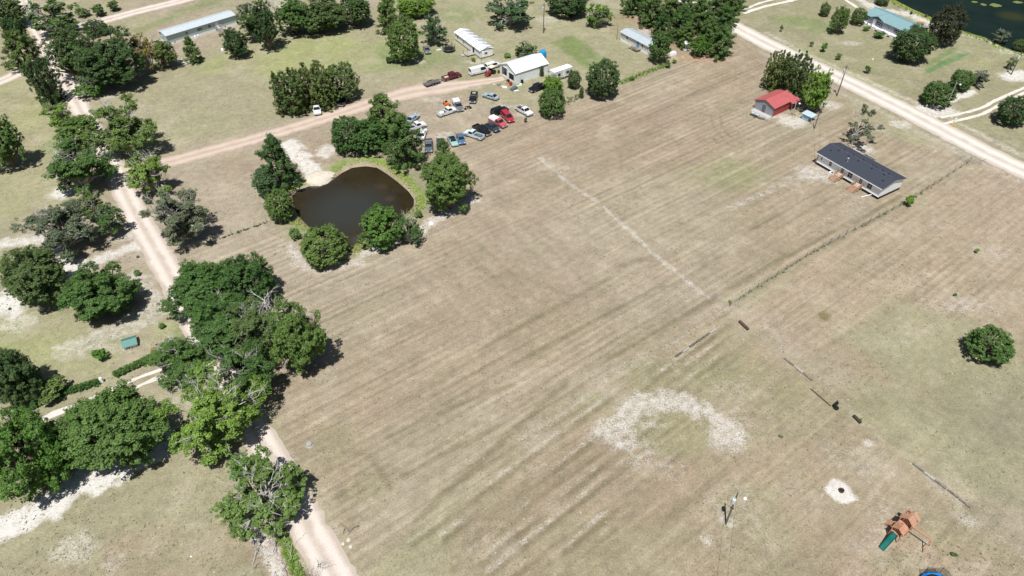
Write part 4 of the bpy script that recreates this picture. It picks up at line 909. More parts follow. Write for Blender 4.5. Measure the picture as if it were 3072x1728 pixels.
# stained white mobile home
a, rz, L = frame((1859.8,120.6), (1943,165)); W = 4.2
r = thing('mobile_home', 'stained white mobile home with a grey metal roof beside the pines', 'mobile home', a, rz)
wallbox(r, L, W, 0.0, 2.5, 3.0, M_dirtyw); M_gzinc = mat('grey_zinc_roof', (0.50,0.56,0.60), 0.45, 0.1, var=0.08); rf = gable(r, L, W, 2.5, 3.0, 0.3, 0.08, M_gzinc, 0.25)
for k in range(14):
    x = 0.1+k*0.88; MB().extrude([(-0.30,2.52),(W/2,3.08),(W+0.30,2.52),(W+0.30,2.56),(W/2,3.12),(-0.30,2.56)], 'x', x, x+0.05).build('roof_rib', M_gzinc, rf)
panel(r, 'skirting', M_wpaint, 'front', 0.1, 0.0, L-0.2, 0.6, L, W, 0.03); window(r, 'front', 9.2, 1.4, 0.7, 0.8, L, W, cols=1); window(r, 'front', 2.5, 1.4, 0.9, 0.8, L, W); panel(r, 'door', mat('blue_door',(0.12,0.30,0.55)), 'front', 7.2, 0.65, 0.9, 1.6, L, W)
dk = MB().box(6.9, 9.2, -1.8, -0.04, 0.55, 0.62).build('deck', M_wood, r)
for k in range(5): MB().bar((6.95+k*0.55,-1.75,0), (6.95+k*0.55,-1.75,1.4), 0.09).build('post', M_wood, dk)
for zz in (0.95, 1.35): MB().box(6.9, 9.2, -1.79, -1.71, zz, zz+0.1).build('rail', M_wood, dk)
for k in range(3): MB().box(6.0-k*0.3, 6.28-k*0.3, -1.7, -0.6, 0.3-k*0.12, 0.38-k*0.12).build('step', M_wood, dk)

# white barn
M_barnroof = mat('white_barn_roof', (0.82, 0.83, 0.83), 0.45, var=0.09, scale=0.7); M_barn = mat('white_barn_sheet', (0.82, 0.87, 0.88), 0.5, var=0.06, scale=0.9)
a, rz, L = frame((1546,252), (1643.7,220.7)); W = 7.0
r = thing('barn', 'white metal barn with two open dark doorways in its gable', 'barn', a, rz)
# walls with real doorways in the gable end (x=0)
def gz(y): return 2.85 + (4.3-2.85)*(1-abs(y-W/2)/(W/2))
wl_ = MB(); wl_.box(0.08, L, 0, 0.08, 0, 2.85); wl_.box(0.08, L, W-0.08, W, 0, 2.85); wl_.extrude([(0,0),(W,0),(W,2.85),(W/2,4.3),(0,2.85)], 'x', L-0.08, L-0.001)
def col(y0, y1, z0): wl_.extrude([(y0, z0), (y1, z0), (y1, gz(y1)), ((y0+y1)/2, gz((y0+y1)/2)), (y0, gz(y0))], 'x', 0, 0.08)
col(0, 0.7, 0); col(0.7, 3.0, 2.2); col(3.0, 3.5, 0); col(3.5, 3.9, 0); col(3.9, 6.3, 2.7); col(6.3, W, 0)
wl_.build('wall', M_barn, r); MB().box(0.08, L-0.08, 0.08, W-0.08, 0.005, 0.03).build('floor', M_concrete, r)
for k in range(12): MB().box(0.2+k*0.9, 0.25+k*0.9, -0.025, 0.0, 0.02, 2.5).build('wall_rib', M_barn, r)
rf = gable(r, L, W, 2.85, 4.3, 0.18, 0.1, M_barnroof, 0.15)
for k in range(11):
    x = 0.4+k*0.98; MB().extrude([(-0.18,2.88),(W/2,4.40),(W+0.18,2.88),(W+0.18,2.91),(W/2,4.43),(-0.18,2.91)], 'x', x, x+0.04).build('roof_rib', M_barnroof, rf)
MB().extrude([(-0.2,2.80),(W/2,4.32),(W+0.2,2.80),(W+0.2,2.66),(W/2,4.18),(-0.2,2.66)], 'x', -0.17, -0.1).build('gable_trim', mat('blue_grey_trim',(0.40,0.50,0.56)), r)
for y0, y1, zt in ((0.7,3.0,2.2),(3.9,6.3,2.7)):
    MB().box(-0.05,-0.001, y0-0.1, y1+0.1, zt, zt+0.12).build('door_header', M_wpaint, r)

# red roofed shed
M_red = mat('red_metal_roof', (0.47, 0.125, 0.13), 0.45, var=0.08, scale=0.8); M_redw = mat('red_metal_wall', (0.36, 0.05, 0.055), 0.5, var=0.1); M_greyw = mat('grey_sheet_wall', (0.30, 0.32, 0.36), 0.6, var=0.15, scale=2)
a, rz, L = frame((2317,350.5), (2379.5,321)); W = 5.6
r = thing('shed', 'red metal roofed shed with a grey gable and red side wall', 'shed', a, rz)
wallbox(r, L, W, 0, 2.3, 3.3, M_redw); panel(r, 'gable_wall', M_greyw, 'left', 0.05, 0.0, W-0.1, 2.3, L, W, 0.02)
MB().extrude([(0.05,2.3),(W-0.05,2.3),(W/2,3.28)], 'x', -0.02, -0.001).build('gable_wall', M_greyw, r)
panel(r, 'door', mat('dark_grey_door',(0.13,0.135,0.15)), 'left', W*0.42, 0.05, 1.0, 1.95, L, W, 0.05)
rf = gable(r, L, W, 2.3, 3.3, 0.25, 0.09, M_red, 0.2)
for k in range(9):
    x = 0.1+k*0.95; MB().extrude([(-0.25,2.3),(W/2,3.39),(W+0.25,2.3),(W+0.25,2.33),(W/2,3.42),(-0.25,2.33)], 'x', x, x+0.04).build('roof_rib', M_red, rf)
for k in range(11): MB().box(0.3+k*0.72, 0.34+k*0.72, -0.025, 0, 0.02, 1.85).build('wall_rib', M_redw, r)
MB().extrude([(-1.1,1.98),(0.9,2.58),(0.9,2.66),(-1.1,2.06)], 'x', L*0.70, L+0.9).build('lean_to_roof', M_red, r)
for x in (L*0.72, L+0.8): MB().bar((x,-0.95,0), (x,-0.95,2.0), 0.1).build('post', M_wood, r)
MB().extrude([(-0.27,2.08),(W/2,3.16),(W+0.27,2.08),(W+0.27,2.23),(W/2,3.3),(-0.27,2.23)], 'x', -0.24, -0.2).build('gable_trim', mat('dark_trim',(0.10,0.09,0.11)), r)
window(r, 'front', L*0.86, 1.0, 0.6, 0.6, L, W, cols=1, rows=1)
MB().box(-1.6, 0.0, 0.2, W-0.2, 0.0, 0.03).build('slab', M_concrete, r)

# small blue shed
M_bs = mat('light_blue_board', (0.34, 0.50, 0.60), 0.7, var=0.08)
a, rz, L = frame((2403.8,357), (2422,365)); W = 1.9
r = thing('shed', 'tiny light blue shed beside the tall bright tree', 'shed', a, rz)
MB().box(0, L, 0, W, 0, 1.5).build('wall', M_bs, r); MB().extrude([(-0.3,1.52),(L+0.9,1.42),(L+0.9,1.50),(-0.3,1.60)], 'y', -0.25, W+0.25).build('roof', mat('pale_blue_roof',(0.48,0.60,0.66),0.5), r)
for k in range(6): MB().box(0.05+k*0.29, 0.07+k*0.29, -0.02, 0, 0.02, 1.48).build('batten', M_bs, r)
for y in (0.1, W-0.1): MB().bar((L+0.8,y,0), (L+0.8,y,1.45), 0.08).build('post', M_bs, r)

# teal roofed house
M_teal = mat('teal_metal_roof', (0.215, 0.355, 0.375), 0.5, var=0.06); M_gs = mat('grey_siding', (0.32, 0.34, 0.38), 0.6, var=0.06)
a, rz, L = frame((2586.8,66), (2691.6,113.6)); L = 16.5; W = 7.6
r = thing('house', 'grey house with a teal metal roof and white porch skirting near the lake', 'house', a, rz)
MB().box(-0.3, L, -1.5, -1.4, 0.02, 0.62).build('porch_skirting', M_wpaint, r); MB().box(-0.3, L, -1.4, 0.0, 0.0, 0.55).build('porch_floor', M_wpaint, r)
MB().box(-0.3, L, -1.55, -1.45, 0.62, 0.72).build('porch_rail', M_white, r)
for k in range(14): MB().box(-0.3+k*1.2, -0.2+k*1.2, -1.56, -1.44, 0.62, 1.2).build('porch_post', M_white, r)
wallbox(r, L, W, 0.0, 2.6, 3.75, M_gs); rf = gable(r, L, W, 2.6, 3.75, 0.35, 0.1, M_teal, 0.3)
MB().extrude([(2.6,2.53),(5.3,3.55),(8.0,2.53),(8.0,2.63),(5.3,3.65),(2.6,2.63)], 'y', -0.75, W*0.45).build('dormer_roof', M_teal, r); MB().extrude([(3.0,2.0),(7.6,2.0),(7.6,2.69),(5.3,3.53),(3.0,2.69)], 'y', -0.04, 0.5).build('dormer_wall', M_gs, r)
MB().extrude([(W/2-0.1,3.85),(W/2+0.1,3.85),(W/2,3.91)], 'x', -0.3, L+0.3).build('ridge', mat('dark_teal',(0.12,0.25,0.27)), rf)
for x, w in ((0.5,1.2),(5.3,1.3),(9.2,0.5),(11.8,1.6)): window(r, 'front', x, 1.0, w, 1.1, L, W)
panel(r, 'door', M_wpaint, 'front', 3.6, 0.55, 0.95, 1.75, L, W)
for x in (5.0, 6.75, 11.5, 13.5): panel(r, 'shutter', mat('dark_shutter',(0.03,0.04,0.06)), 'front', x, 1.0, 0.28, 1.1, L, W)
steps(r, 3.2, 1.5, 0.55, 1, 4, M_gwood, y0=-1.5, landing=0.4)
for q, x in enumerate((7.0, 11.6)):
    ch = thing('porch_chair', 'round white chair on the porch, %s of the two' % ('left', 'right')[q], 'chair', r.matrix_basis @ Vector((x,-1.9,0)), rz); MB().lathe((0,0,0.4), [(0.1,0),(0.36,0.12),(0.40,0.5),(0.36,0.5),(0.30,0.16)], 12).build('bowl_seat', M_white, ch); MB().lathe((0,0,0), [(0.25,0),(0.2,0.2),(0.12,0.4)], 10).build('base', M_black, ch)

# green roofed pump house
M_green = mat('green_metal_roof', (0.062, 0.225, 0.195), 0.4, var=0.06)
a, rz, L = frame((374,1050), (414,1038)); W = 1.7
r = thing('pump_house', 'tiny pump house with a teal green metal roof on the left lawn', 'shed', a, rz)
wallbox(r, L, W, 0, 0.75, 1.15, M_wpaint); rf = gable(r, L, W, 0.75, 1.15, 0.28, 0.05, M_green, 0.12)
for k in range(9):
    x = -0.1+k*0.27; MB().extrude([(-0.28,0.67),(W/2,1.20),(W+0.28,0.67),(W+0.28,0.69),(W/2,1.22),(-0.28,0.69)], 'x', x, x+0.03).build('roof_rib', M_green, rf)
MB().box(L*0.5, L*0.5+0.12, -0.3, -0.2, 0, 0.5).build('spigot', M_steel, r)
panel(r, 'door', M_gs, 'front', 0.3, 0.1, 0.8, 0.6, L, W, 0.04)

# white gazebo by the pines
p = G(2056,146); r = thing('gazebo', 'white topped canopy standing in front of the pine wood', 'canopy', p, 0.5)
MB().add([(-0.9,-0.9,1.75),(0.9,-0.9,1.75),(0.9,0.9,1.75),(-0.9,0.9,1.75),(-0.2,-0.2,2.3),(0.2,-0.2,2.3),(0.2,0.2,2.3),(-0.2,0.2,2.3),(0,0,2.6)], [(0,1,5,4),(1,2,6,5),(2,3,7,6),(3,0,4,7),(4,5,8),(5,6,8),(6,7,8),(7,4,8),(3,2,1,0)]).build('roof', M_white, r)
for x in (-0.85,0.85):
    for y in (-0.85,0.85): MB().bar((x,y,0),(x,y,1.76),0.09).build('post', M_gwood, r)
MB().box(-0.85,0.85,-0.86,-0.8,0.5,0.62).build('rail', M_gwood, r); MB().box(-0.85,0.85,-0.86,-0.8,1.2,1.3).build('rail', M_gwood, r); MB().box(-1.2,1.4,-1.3,1.0,0.02,0.1).build('slab', M_concrete, r)
# ------------------------------------------------------------------ vehicles
def paint(name, c, rough=0.28): return mat('paint_'+name, c, rough, 0.0, var=0.04, scale=0.6, coat=0.5)
VM = {}
def shared(key, fn, bevel=0.0, smooth=False):
    if key not in VM: VM[key] = fn().mesh(key.split('|')[-1], bevel, smooth)
    return VM[key]
def wheel_mesh(): return MB().tube([(0,-0.12,0),(0,0.12,0)], 0.36, 14)
def rim_mesh(): return MB().lathe((0,0,0), [(0.21,0),(0.21,0.015),(0.10,0.03)], 12)
DIM = {'pickup':(5.5,1.9), 'crew':(5.7,1.95), 'sedan':(4.6,1.75), 'suv':(4.9,1.9), 'minivan':(4.9,1.9), 'van':(5.6,2.0)}
def car(kind, tail, head, color, label, name=None, rim=M_steel, bedmat=None, roofmat=None, cap=None, load=None, scale=1.0):
    Ln, Wd = DIM[kind]; h = Wd/2; x1 = Ln/2; x0 = -Ln/2
    t = G(*tail, 0.6); hd = G(*head, 0.6); c = (t+hd)/2; rz = math.atan2(hd.y-t.y, hd.x-t.x)
    r = thing(name or {'pickup':'pickup_truck','crew':'pickup_truck','sedan':'car','suv':'car','minivan':'van','van':'van'}[kind], label,
              {'pickup':'pickup truck','crew':'pickup truck','sedan':'car','suv':'SUV','minivan':'van','van':'van'}[kind], (c.x, c.y, 0), rz, 'vehicles parked around the barn')
    r.scale = (0.94*scale,)*3
    P = color; part = lambda key, fn, nm, m, bev=0.0: link(shared(kind+'|'+key, fn, bev), nm, m, r)
    truck = kind in ('pickup','crew')
    belt = 1.02 if truck else 0.92; roof = {'pickup':1.78,'crew':1.85,'sedan':1.42,'suv':1.78,'minivan':1.75,'van':2.15}[kind]
    # lower body along x
    if truck:
        cab0 = -0.15 if kind == 'pickup' else -0.75; cab1 = 1.35
        prof = [(cab0,0.42),(x1-0.1,0.42),(x1,0.6),(x1-0.05,0.92),(x1-0.35,1.0),(cab1+0.15,1.08),(cab0,1.05)]
        part('body', lambda: MB().extrude(prof, 'y', -h, h), 'body', P, 0.05)
        def bed():
            b = MB(); b.box(x0+0.1,cab0-0.02,-h,-h+0.09,0.42,1.05); b.box(x0+0.1,cab0-0.02,h-0.09,h,0.42,1.05); b.box(x0+0.1,x0+0.18,-h+0.09,h-0.09,0.5,1.05); b.box(cab0-0.1,cab0-0.02,-h+0.09,h-0.09,0.5,1.05); return b
        part('bed', bed, 'bed', P)
        part('bedfloor', lambda: MB().box(x0+0.18,cab0-0.1,-h+0.09,h-0.09,0.5,0.62), 'bed_floor', bedmat or M_rubber)
        if cap: part('cap', lambda: MB().frustum((x0+0.1,cab0-0.03,-h+0.01,h-0.01,1.06),(x0+0.25,cab0-0.05,-h+0.14,h-0.14,1.62)), 'bed_cap', cap, 0.05)
        if load: part('load', lambda: MB().box(x0+0.5,x0+1.4,-0.5,0.45,0.62,1.05).box(x0+1.45,x0+1.9,-0.2,0.6,0.62,0.95), 'load', load, 0.05)
        g0, g1, gt0, gt1 = cab0+0.02, cab1+0.12, cab0+0.12, cab1-0.45
    elif kind == 'sedan':
        prof = [(x0+0.1,0.38),(x1-0.1,0.38),(x1,0.55),(x1-0.06,0.74),(x1-0.4,0.82),(1.0,0.92),(-1.45,0.95),(x0+0.1,0.88),(x0,0.6)]
        part('body', lambda: MB().extrude(prof, 'y', -h, h), 'body', P, 0.06); g0, g1, gt0, gt1 = -1.75, 1.05, -0.95, 0.35
    elif kind == 'van':
        prof = [(x0+0.05,0.42),(x1-0.1,0.42),(x1,0.6),(x1-0.05,0.95),(x1-0.55,1.15),(x0+0.02,1.15)]
        part('body', lambda: MB().extrude(prof, 'y', -h, h), 'body', P, 0.05); g0, g1, gt0, gt1 = x0+0.03, x1-0.55, x0+0.08, x1-1.15; belt = 1.14
    else:
        prof = [(x0+0.08,0.42),(x1-0.1,0.42),(x1,0.6),(x1-0.05,0.88),(x1-0.3,0.95),(1.25,1.02),(x0+0.02,1.0)]
        part('body', lambda: MB().extrude(prof, 'y', -h, h), 'body', P, 0.06); g0, g1, gt0, gt1 = x0+0.06, 1.3 if kind == 'suv' else 1.6, x0+0.28, 0.6 if kind == 'suv' else 0.75; belt = 1.0
    th = 0.12
    part('glass', lambda: MB().frustum((g0+0.03,g1-0.03,-h+0.06,h-0.06,belt-0.03),(gt0+0.02,gt1-0.02,-h+0.24,h-0.24,roof-0.04)), 'windows', M_glass, 0.02)
    part('roof', lambda: MB().frustum((gt0-0.05,gt1+0.05,-h+0.20,h-0.20,roof-th),(gt0+0.05,gt1-0.06,-h+0.26,h-0.26,roof)), 'roof', roofmat or P, 0.03)
    def pillars():
        b = MB()
        for s in (-1, 1):
            yb, yt = s*(h-0.05), s*(h-0.22)
            b.bar((g0+0.02,yb,belt-0.04),(gt0,yt,roof-0.05),0.10); b.bar((g1-0.02,yb,belt-0.04),(gt1,yt,roof-0.05),0.08)
            if kind in ('sedan','suv','minivan','crew'): xm = (gt0+gt1)/2-0.1; b.bar((xm,yb,belt-0.04),(xm,yt,roof-0.05),0.09)
            if kind in ('suv','minivan'): xm = gt0+0.75; b.bar((xm-0.1,yb,belt-0.04),(xm,yt,roof-0.05),0.12)
        if kind == 'van':
            for s in (-1, 1): b.add([(g0,s*(h-0.045),belt),(0.3,s*(h-0.045),belt),(0.3,s*(h-0.225),roof-0.06),(gt0,s*(h-0.225),roof-0.06)], [(0,1,2,3)])
        return b
    struct(part('pillars', pillars, 'pillars', P), 'stuff')
    wx = (x0+1.1, x1-0.95) if truck else (x0+0.85, x1-0.85)
    for x in wx:
        for s in (-1, 1):
            w = link(shared('wheel', wheel_mesh), 'wheel', M_rubber, r, (x, s*(h-0.10), 0.36))
            q = link(shared('rim', rim_mesh), 'rim', rim, w, (0, s*0.12, 0)); q.rotation_euler = (-s*math.pi/2, 0, 0)
    for s in (-1, 1):
        part('hl%d' % s, lambda s=s: MB().box(x1-0.08,x1+0.015,s*(h-0.28)-0.2,s*(h-0.28)+0.2,0.64,0.82), 'headlight', M_headlight)
        part('tl%d' % s, lambda s=s: MB().box(x0-0.01 if not truck else x0+0.08,x0+0.2,s*(h-0.12)-0.08,s*(h-0.12)+0.08,0.62,0.86), 'taillight', M_taillight)
        part('mir%d' % s, lambda s=s: MB().box(g1-0.35,g1-0.2,s*(h+0.07)-0.09,s*(h+0.07)+0.09,belt,belt+0.16), 'mirror', P)
    part('bump', lambda: MB().box(x1-0.05,x1+0.08,-h+0.1,h-0.1,0.42,0.58), 'bumper', M_steel if truck else P); part('bumpr', lambda: MB().box(x0-0.06,x0+0.1,-h+0.1,h-0.1,0.42,0.58), 'bumper', M_steel if truck else P)
    return r
WHT = paint('white', (0.74,0.76,0.77)); BLK = paint('black', (0.012,0.013,0.016)); GRY = paint('grey', (0.16,0.165,0.175)); SLV = paint('silver_blue', (0.36,0.44,0.52)); MAR = paint('maroon', (0.13,0.015,0.028)); RED = paint('red', (0.40,0.03,0.045)); RWR = paint('faded_red', (0.48,0.10,0.12)); LBL = paint('pale_blue', (0.60,0.72,0.76)); MNT = paint('mint', (0.30,0.52,0.48)); BLU = paint('steel_blue', (0.075,0.16,0.28)); NVY = paint('navy', (0.035,0.05,0.075)); TEA = paint('teal_grey', (0.09,0.13,0.155)); BRW = paint('brown', (0.20,0.15,0.14))
car('crew', (1330,236.5), (1379,222), MAR, 'maroon pickup hitched ahead of the flat trailer on the driveway', bedmat=M_rubber, load=mat('tan_boxes',(0.55,0.45,0.33)))
car('van', (1411,220), (1460,208), WHT, 'white camper van with roof boxes left of the barn')
car('minivan', (1458,203), (1497,191), WHT, 'white minivan parked against the left side of the barn')
car('sedan', (1277,142), (1284,156), GRY, 'grey old car in the shade right of the magnolia')
car('crew', (1634,255), (1594,270), BLK, 'black pickup partly behind the bright tree right of the barn')
car('sedan', (1490,294), (1454,283), SLV, 'silver blue sedan alone below the barn')
car('pickup', (1424,277), (1417,307), BLK, 'black pickup facing the camera with junk in its bed', load=mat('junk_load',(0.45,0.40,0.38)))
car('pickup', (1365,300), (1382,333), GRY, 'grey pickup with a white bed cap behind the white pickup', cap=M_white)
car('pickup', (1317,343), (1364,327), WHT, 'white pickup nearest the orange mower', load=M_wpaint)
car('sedan', (1228,363), (1248,347), SLV, 'silver car half hidden by the pine at the left of the lot')
car('pickup', (1232,384), (1262,375), WHT, 'white truck behind the pine branches left of the lot')
car('sedan', (1262,418), (1272,385), WHT, 'white sedan facing away beside the pine')
car('pickup', (1285.5,417), (1286.5,456), TEA, 'brown and teal pickup pointing at the camera beside the pond trees', bedmat=mat('brown_liner',(0.22,0.165,0.15)))
car('sedan', (1319,415), (1324,446), NVY, 'dark car tucked behind the tall pine top at the pond')
car('sedan', (1350,408), (1366,435), MNT, 'mint green car with a black roof in the front row', roofmat=M_black)
car('sedan', (1377,403), (1387,429), BLU, 'steel blue car in the front row')
car('pickup', (1449,413), (1395,395.5), LBL, 'pale blue old pickup with its bed towards the field', load=mat('bed_junk',(0.10,0.16,0.18)))
car('crew', (1424,377), (1467,403), BLK, 'black crew cab truck behind the pale blue pickup')
car('sedan', (1460,370), (1494,392), NVY, 'navy car between the black truck and the faded red pickup')
car('pickup', (1474,356), (1513,377), RWR, 'faded red pickup with a white bed', bedmat=M_wpaint, cap=M_white)
car('suv', (1507,336), (1538,366), RED, 'red SUV with bright headlights in the row')
car('suv', (1476,341), (1521,324), BLK, 'black SUV behind the red SUV')
car('pickup', (1552,320.5), (1591,343), WHT, 'white pickup at the right end of the lot')
car('pickup', (948,318), (952,336), WHT, 'white truck nosing out of the cedar clump')
car('crew', (1022,313), (1046,288), BLK, 'black truck half under the right cedar')
car('suv', (888,86), (876,98), BLK, 'dark SUV at the edge of the top wood')
car('sedan', (2636,4), (2652,10), BLU, 'blue car on the sand behind the teal roofed house')

def wheelset(r, xs, h, rad=0.36):
    for x in xs:
        for s in (-1, 1):
            w = link(shared('wheel', wheel_mesh), 'wheel', M_rubber, r, (x, s*h, rad)); w.scale = (rad/0.36,)*3
            q = link(shared('rim', rim_mesh), 'rim', M_steel, w, (0, s*0.12, 0)); q.rotation_euler = (-s*math.pi/2, 0, 0)
def oriented(name, label, cat, tail, head, group=None, z=0.4):
    t = G(*tail, z); h = G(*head, z); c = (t+h)/2; return thing(name, label, cat, (c.x, c.y, 0), math.atan2(h.y-t.y, h.x-t.x), group), (h-t).length
r, Lt = oriented('flatbed_trailer', 'dark flat car trailer behind the maroon pickup', 'trailer', (1274,256), (1322,241))
M_deck = mat('dark_deck', (0.13,0.115,0.115), 0.85, var=0.2)
for k in range(8): MB().box(-Lt/2, Lt/2-0.5, -0.95+k*0.24, -0.73+k*0.24, 0.55, 0.6).build('plank', M_deck, r)
MB().box(-Lt/2, Lt/2-0.5, -1.0, 0.98, 0.42, 0.54).build('frame', M_black, r); MB().bar((Lt/2-0.5,-0.9,0.48),(Lt/2+0.9,0,0.48),0.1).bar((Lt/2-0.5,0.9,0.48),(Lt/2+0.9,0,0.48),0.1).build('tongue', M_black, r)
wheelset(r, (-0.6, 0.25), 1.08, 0.32)
for s in (-1, 1): MB().box(-1.05,0.7,s*1.08-0.14,s*1.08+0.14,0.68,0.74).build('fender', M_black, r)
r, Lt = oriented('cargo_trailer', 'white box trailer with side doors to the right of the barn', 'trailer', (1652,232), (1712,212), z=1.0); Lt = 6.6
MB().frustum((-Lt/2,Lt/2,-1.1,1.1,0.45),(-Lt/2+0.25,Lt/2-0.15,-1.05,1.05,2.55)).build('body', mat('chalky_white',(0.62,0.63,0.64),0.5,var=0.15,scale=2), r, 0.05)
MB().box(-Lt/2+0.25, Lt/2-0.15, -1.04, 1.04, 2.555, 2.62).build('roof', M_white, r)
for x, w, zz, hh in ((-0.2,0.7,0.6,1.7),(1.0,0.9,1.3,0.6),(-1.8,0.8,1.3,0.6),(2.3,0.6,1.4,0.5)):
    MB().box(x, x+w, -1.14, -1.08, zz, zz+hh).build('door' if hh > 1 else 'window', M_wpaint if hh > 1 else M_glass, r)
MB().box(-Lt/2+0.1, Lt/2-0.1, -1.09, 1.09, 0.33, 0.44).build('chassis', M_black, r); wheelset(r, (-0.5,0.4), 1.0, 0.33); MB().bar((-Lt/2,0,0.4),(-Lt/2-1.1,0,0.4),0.12).build('tongue', M_black, r)
# red tractor with canopy
r, Lt = oriented('tractor', 'small red tractor with a cream canopy beside the minivan', 'tractor', (1482,213), (1462,224))
M_tr = paint('tractor_red', (0.33,0.035,0.04)); MB().frustum((-0.1,1.5,-0.4,0.4,0.55),(0.0,1.4,-0.33,0.33,1.15)).build('hood', M_tr, r, 0.05); MB().box(-1.0,-0.1,-0.45,0.45,0.5,0.75).build('deck', M_black, r); MB().box(-0.95,-0.5,-0.3,0.3,0.75,1.0).build('seat', M_black, r)
MB().box(-1.3,0.5,-0.75,0.75,2.0,2.1).build('canopy', mat('cream',(0.72,0.66,0.52)), r, 0.03)
for x in (-1.1, 0.2):
    for s in (-0.5, 0.5): MB().bar((x,s,0.6),(x,s,2.0),0.06).build('canopy_post', M_black, r)
for x, rd in ((-0.7,0.6),(1.1,0.38)):
    for s in (-1, 1): w = link(shared('wheel', wheel_mesh), 'wheel', M_rubber, r, (x, s*0.62, rd)); w.scale = (rd/0.36,)*3
MB().box(1.5,2.0,-0.6,0.6,0.2,0.55).build('loader_bucket', M_tr, r)
r, Lt = oriented('mower', 'orange zero turn mower with a dark roll bar in the lot', 'mower', (1332,303), (1347,318)); OR = paint('orange', (0.62,0.15,0.03))
MB().box(-0.8,0.9,-0.5,0.5,0.35,0.75).build('body', OR, r, 0.06); MB().lathe((0.35,0,0.2), [(0.75,0),(0.75,0.15),(0.6,0.22)], 14).build('deck', OR, r); MB().box(-0.4,0.05,-0.25,0.25,0.75,1.0).build('seat', M_black, r); MB().tube([(-0.7,-0.45,0.6),(-0.7,-0.45,1.7),(-0.7,0.45,1.7),(-0.7,0.45,0.6)],0.04,6).build('roll_bar', M_black, r); wheelset(r, (-0.6,0.85), 0.55, 0.26)
r, Lt = oriented('motorcycle', 'black small motorcycle standing right of the grey pickup', 'motorcycle', (1397,325), (1411,322)); MB().box(-0.3,0.45,-0.12,0.12,0.45,0.85).build('frame', M_black, r, 0.04); MB().box(-0.75,-0.1,-0.14,0.14,0.8,0.92).build('seat', M_rubber, r, 0.03); MB().bar((0.65,0,0.35),(0.4,0,1.05),0.06).bar((0.4,-0.35,1.08),(0.4,0.35,1.08),0.05).build('fork', M_black, r)
for x in (-0.7,0.68): w = link(shared('wheel', wheel_mesh), 'wheel', M_rubber, r, (x,0,0.3)); w.scale = (0.83,0.55,0.83)
# boat trailer beside red shed
r, Lt = oriented('boat_trailer', 'aluminium boat on a small trailer beside the red roofed shed', 'trailer', (2254,339), (2293,356)); AL = mat('aluminium', (0.62,0.64,0.66), 0.35, 0.3)
hull = MB(); secs = [(-2.0,0.62),(-0.6,0.68),(0.6,0.62),(1.5,0.4),(2.1,0.06)]; o = 0
for x, w in secs: hull.v += [(x,-w,0.85),(x,-w*0.7,0.45),(x,w*0.7,0.45),(x,w,0.85),(x,w*0.9,0.85),(x,w*0.62,0.52),(x,-w*0.62,0.52),(x,-w*0.9,0.85)]
for i in range(len(secs)-1):
    for j in range(8): hull.f.append((i*8+j,i*8+(j+1)%8,(i+1)*8+(j+1)%8,(i+1)*8+j))
hull.f += [tuple(range(8)), tuple(range(32,40))]; hull.build('hull', AL, r)
for x in (-1.2,0.1): MB().box(x,x+0.3,-0.55,0.55,0.74,0.8).build('bench', AL, r)
MB().box(-1.6,1.8,-0.5,-0.42,0.32,0.4).box(-1.6,1.8,0.42,0.5,0.32,0.4).bar((1.8,0,0.36),(2.9,0,0.36),0.09).build('chassis', M_steel, r); wheelset(r, (-0.4,), 0.75, 0.26)
r, Lt = oriented('canoe', 'red boat hull lying against the red roofed shed', 'boat', (2262,333), (2284,346)); hb = MB(); secs = [(-1.6,0.05),(-0.9,0.36),(0.3,0.4),(1.1,0.3),(1.7,0.04)]
for x, w in secs: hb.v += [(x,-w,0.02),(x,-w*0.6,0.32),(x,w*0.6,0.32),(x,w,0.02)]
for i in range(4):
    for j in range(4): hb.f.append((i*4+j,i*4+(j+1)%4,(i+1)*4+(j+1)%4,(i+1)*4+j))
hb.f += [(0,1,2,3),(16,17,18,19)]; hb.build('hull', paint('hull_red',(0.45,0.06,0.07)), r); MB().bar((-1.5,0,0.34),(1.55,0,0.34),0.05).build('keel', M_white, r)

# ------------------------------------------------------------------ utility poles
def pole(base, h, label, cross=True, trans=False, lamp=False, rad=0.16, ang=0.5, m=M_pole, wires=None):
    p = G(*base); r = thing('utility_pole', label, 'utility pole', p, ang, 'utility poles')
    MB().tube([(0,0,-0.1),(0,0,h*0.5),(0,0,h)], [rad, rad*0.85, rad*0.65], 8).build('pole', m, r)
    if cross:
        c = MB().box(-0.07,0.07,-0.9,0.9,h-0.55,h-0.42).build('crossarm', M_wood, r)
        for y in (-0.8,0,0.8): MB().lathe((0,y,h-0.42), [(0.04,0),(0.07,0.08),(0.05,0.2)], 8).build('insulator', M_white, c)
    if trans:
        t = MB().lathe((-0.36,0.05,h-1.9), [(0.22,0),(0.26,0.05),(0.26,0.85),(0.2,0.95)], 12).build('transformer', mat('pale_transformer',(0.62,0.68,0.70),0.4), r, smooth=False)
        MB().lathe((-0.36,0.05,h-0.95), [(0.05,0),(0.07,0.1),(0.03,0.25)], 8).build('bushing', M_steel, t)
    if lamp:
        a = MB().tube([(0,0,h-0.3),(0.0,-0.5,h-0.1),(0,-0.95,h-0.1)], 0.035, 6).build('lamp_arm', M_steel, r); MB().lathe((0,-1.0,h-0.28), [(0.24,0),(0.22,0.08),(0.12,0.22)], 10).build('lamp_head', M_white, a)
    return p + Vector((0,0,h-0.4))
t1 = pole((2177,1572), 7.4, 'utility pole with a pale transformer standing in the lower pasture', cross=False, trans=True, lamp=True, ang=0.9, rad=0.13)
t2 = pole((2510.7,288), 8.2, 'tall utility pole with a transformer beside the far road', trans=True, ang=0.55)
t3 = pole((2443,386), 5.3, 'leaning bare pole between the blue shed and the dark roofed house', cross=False, rad=0.12)
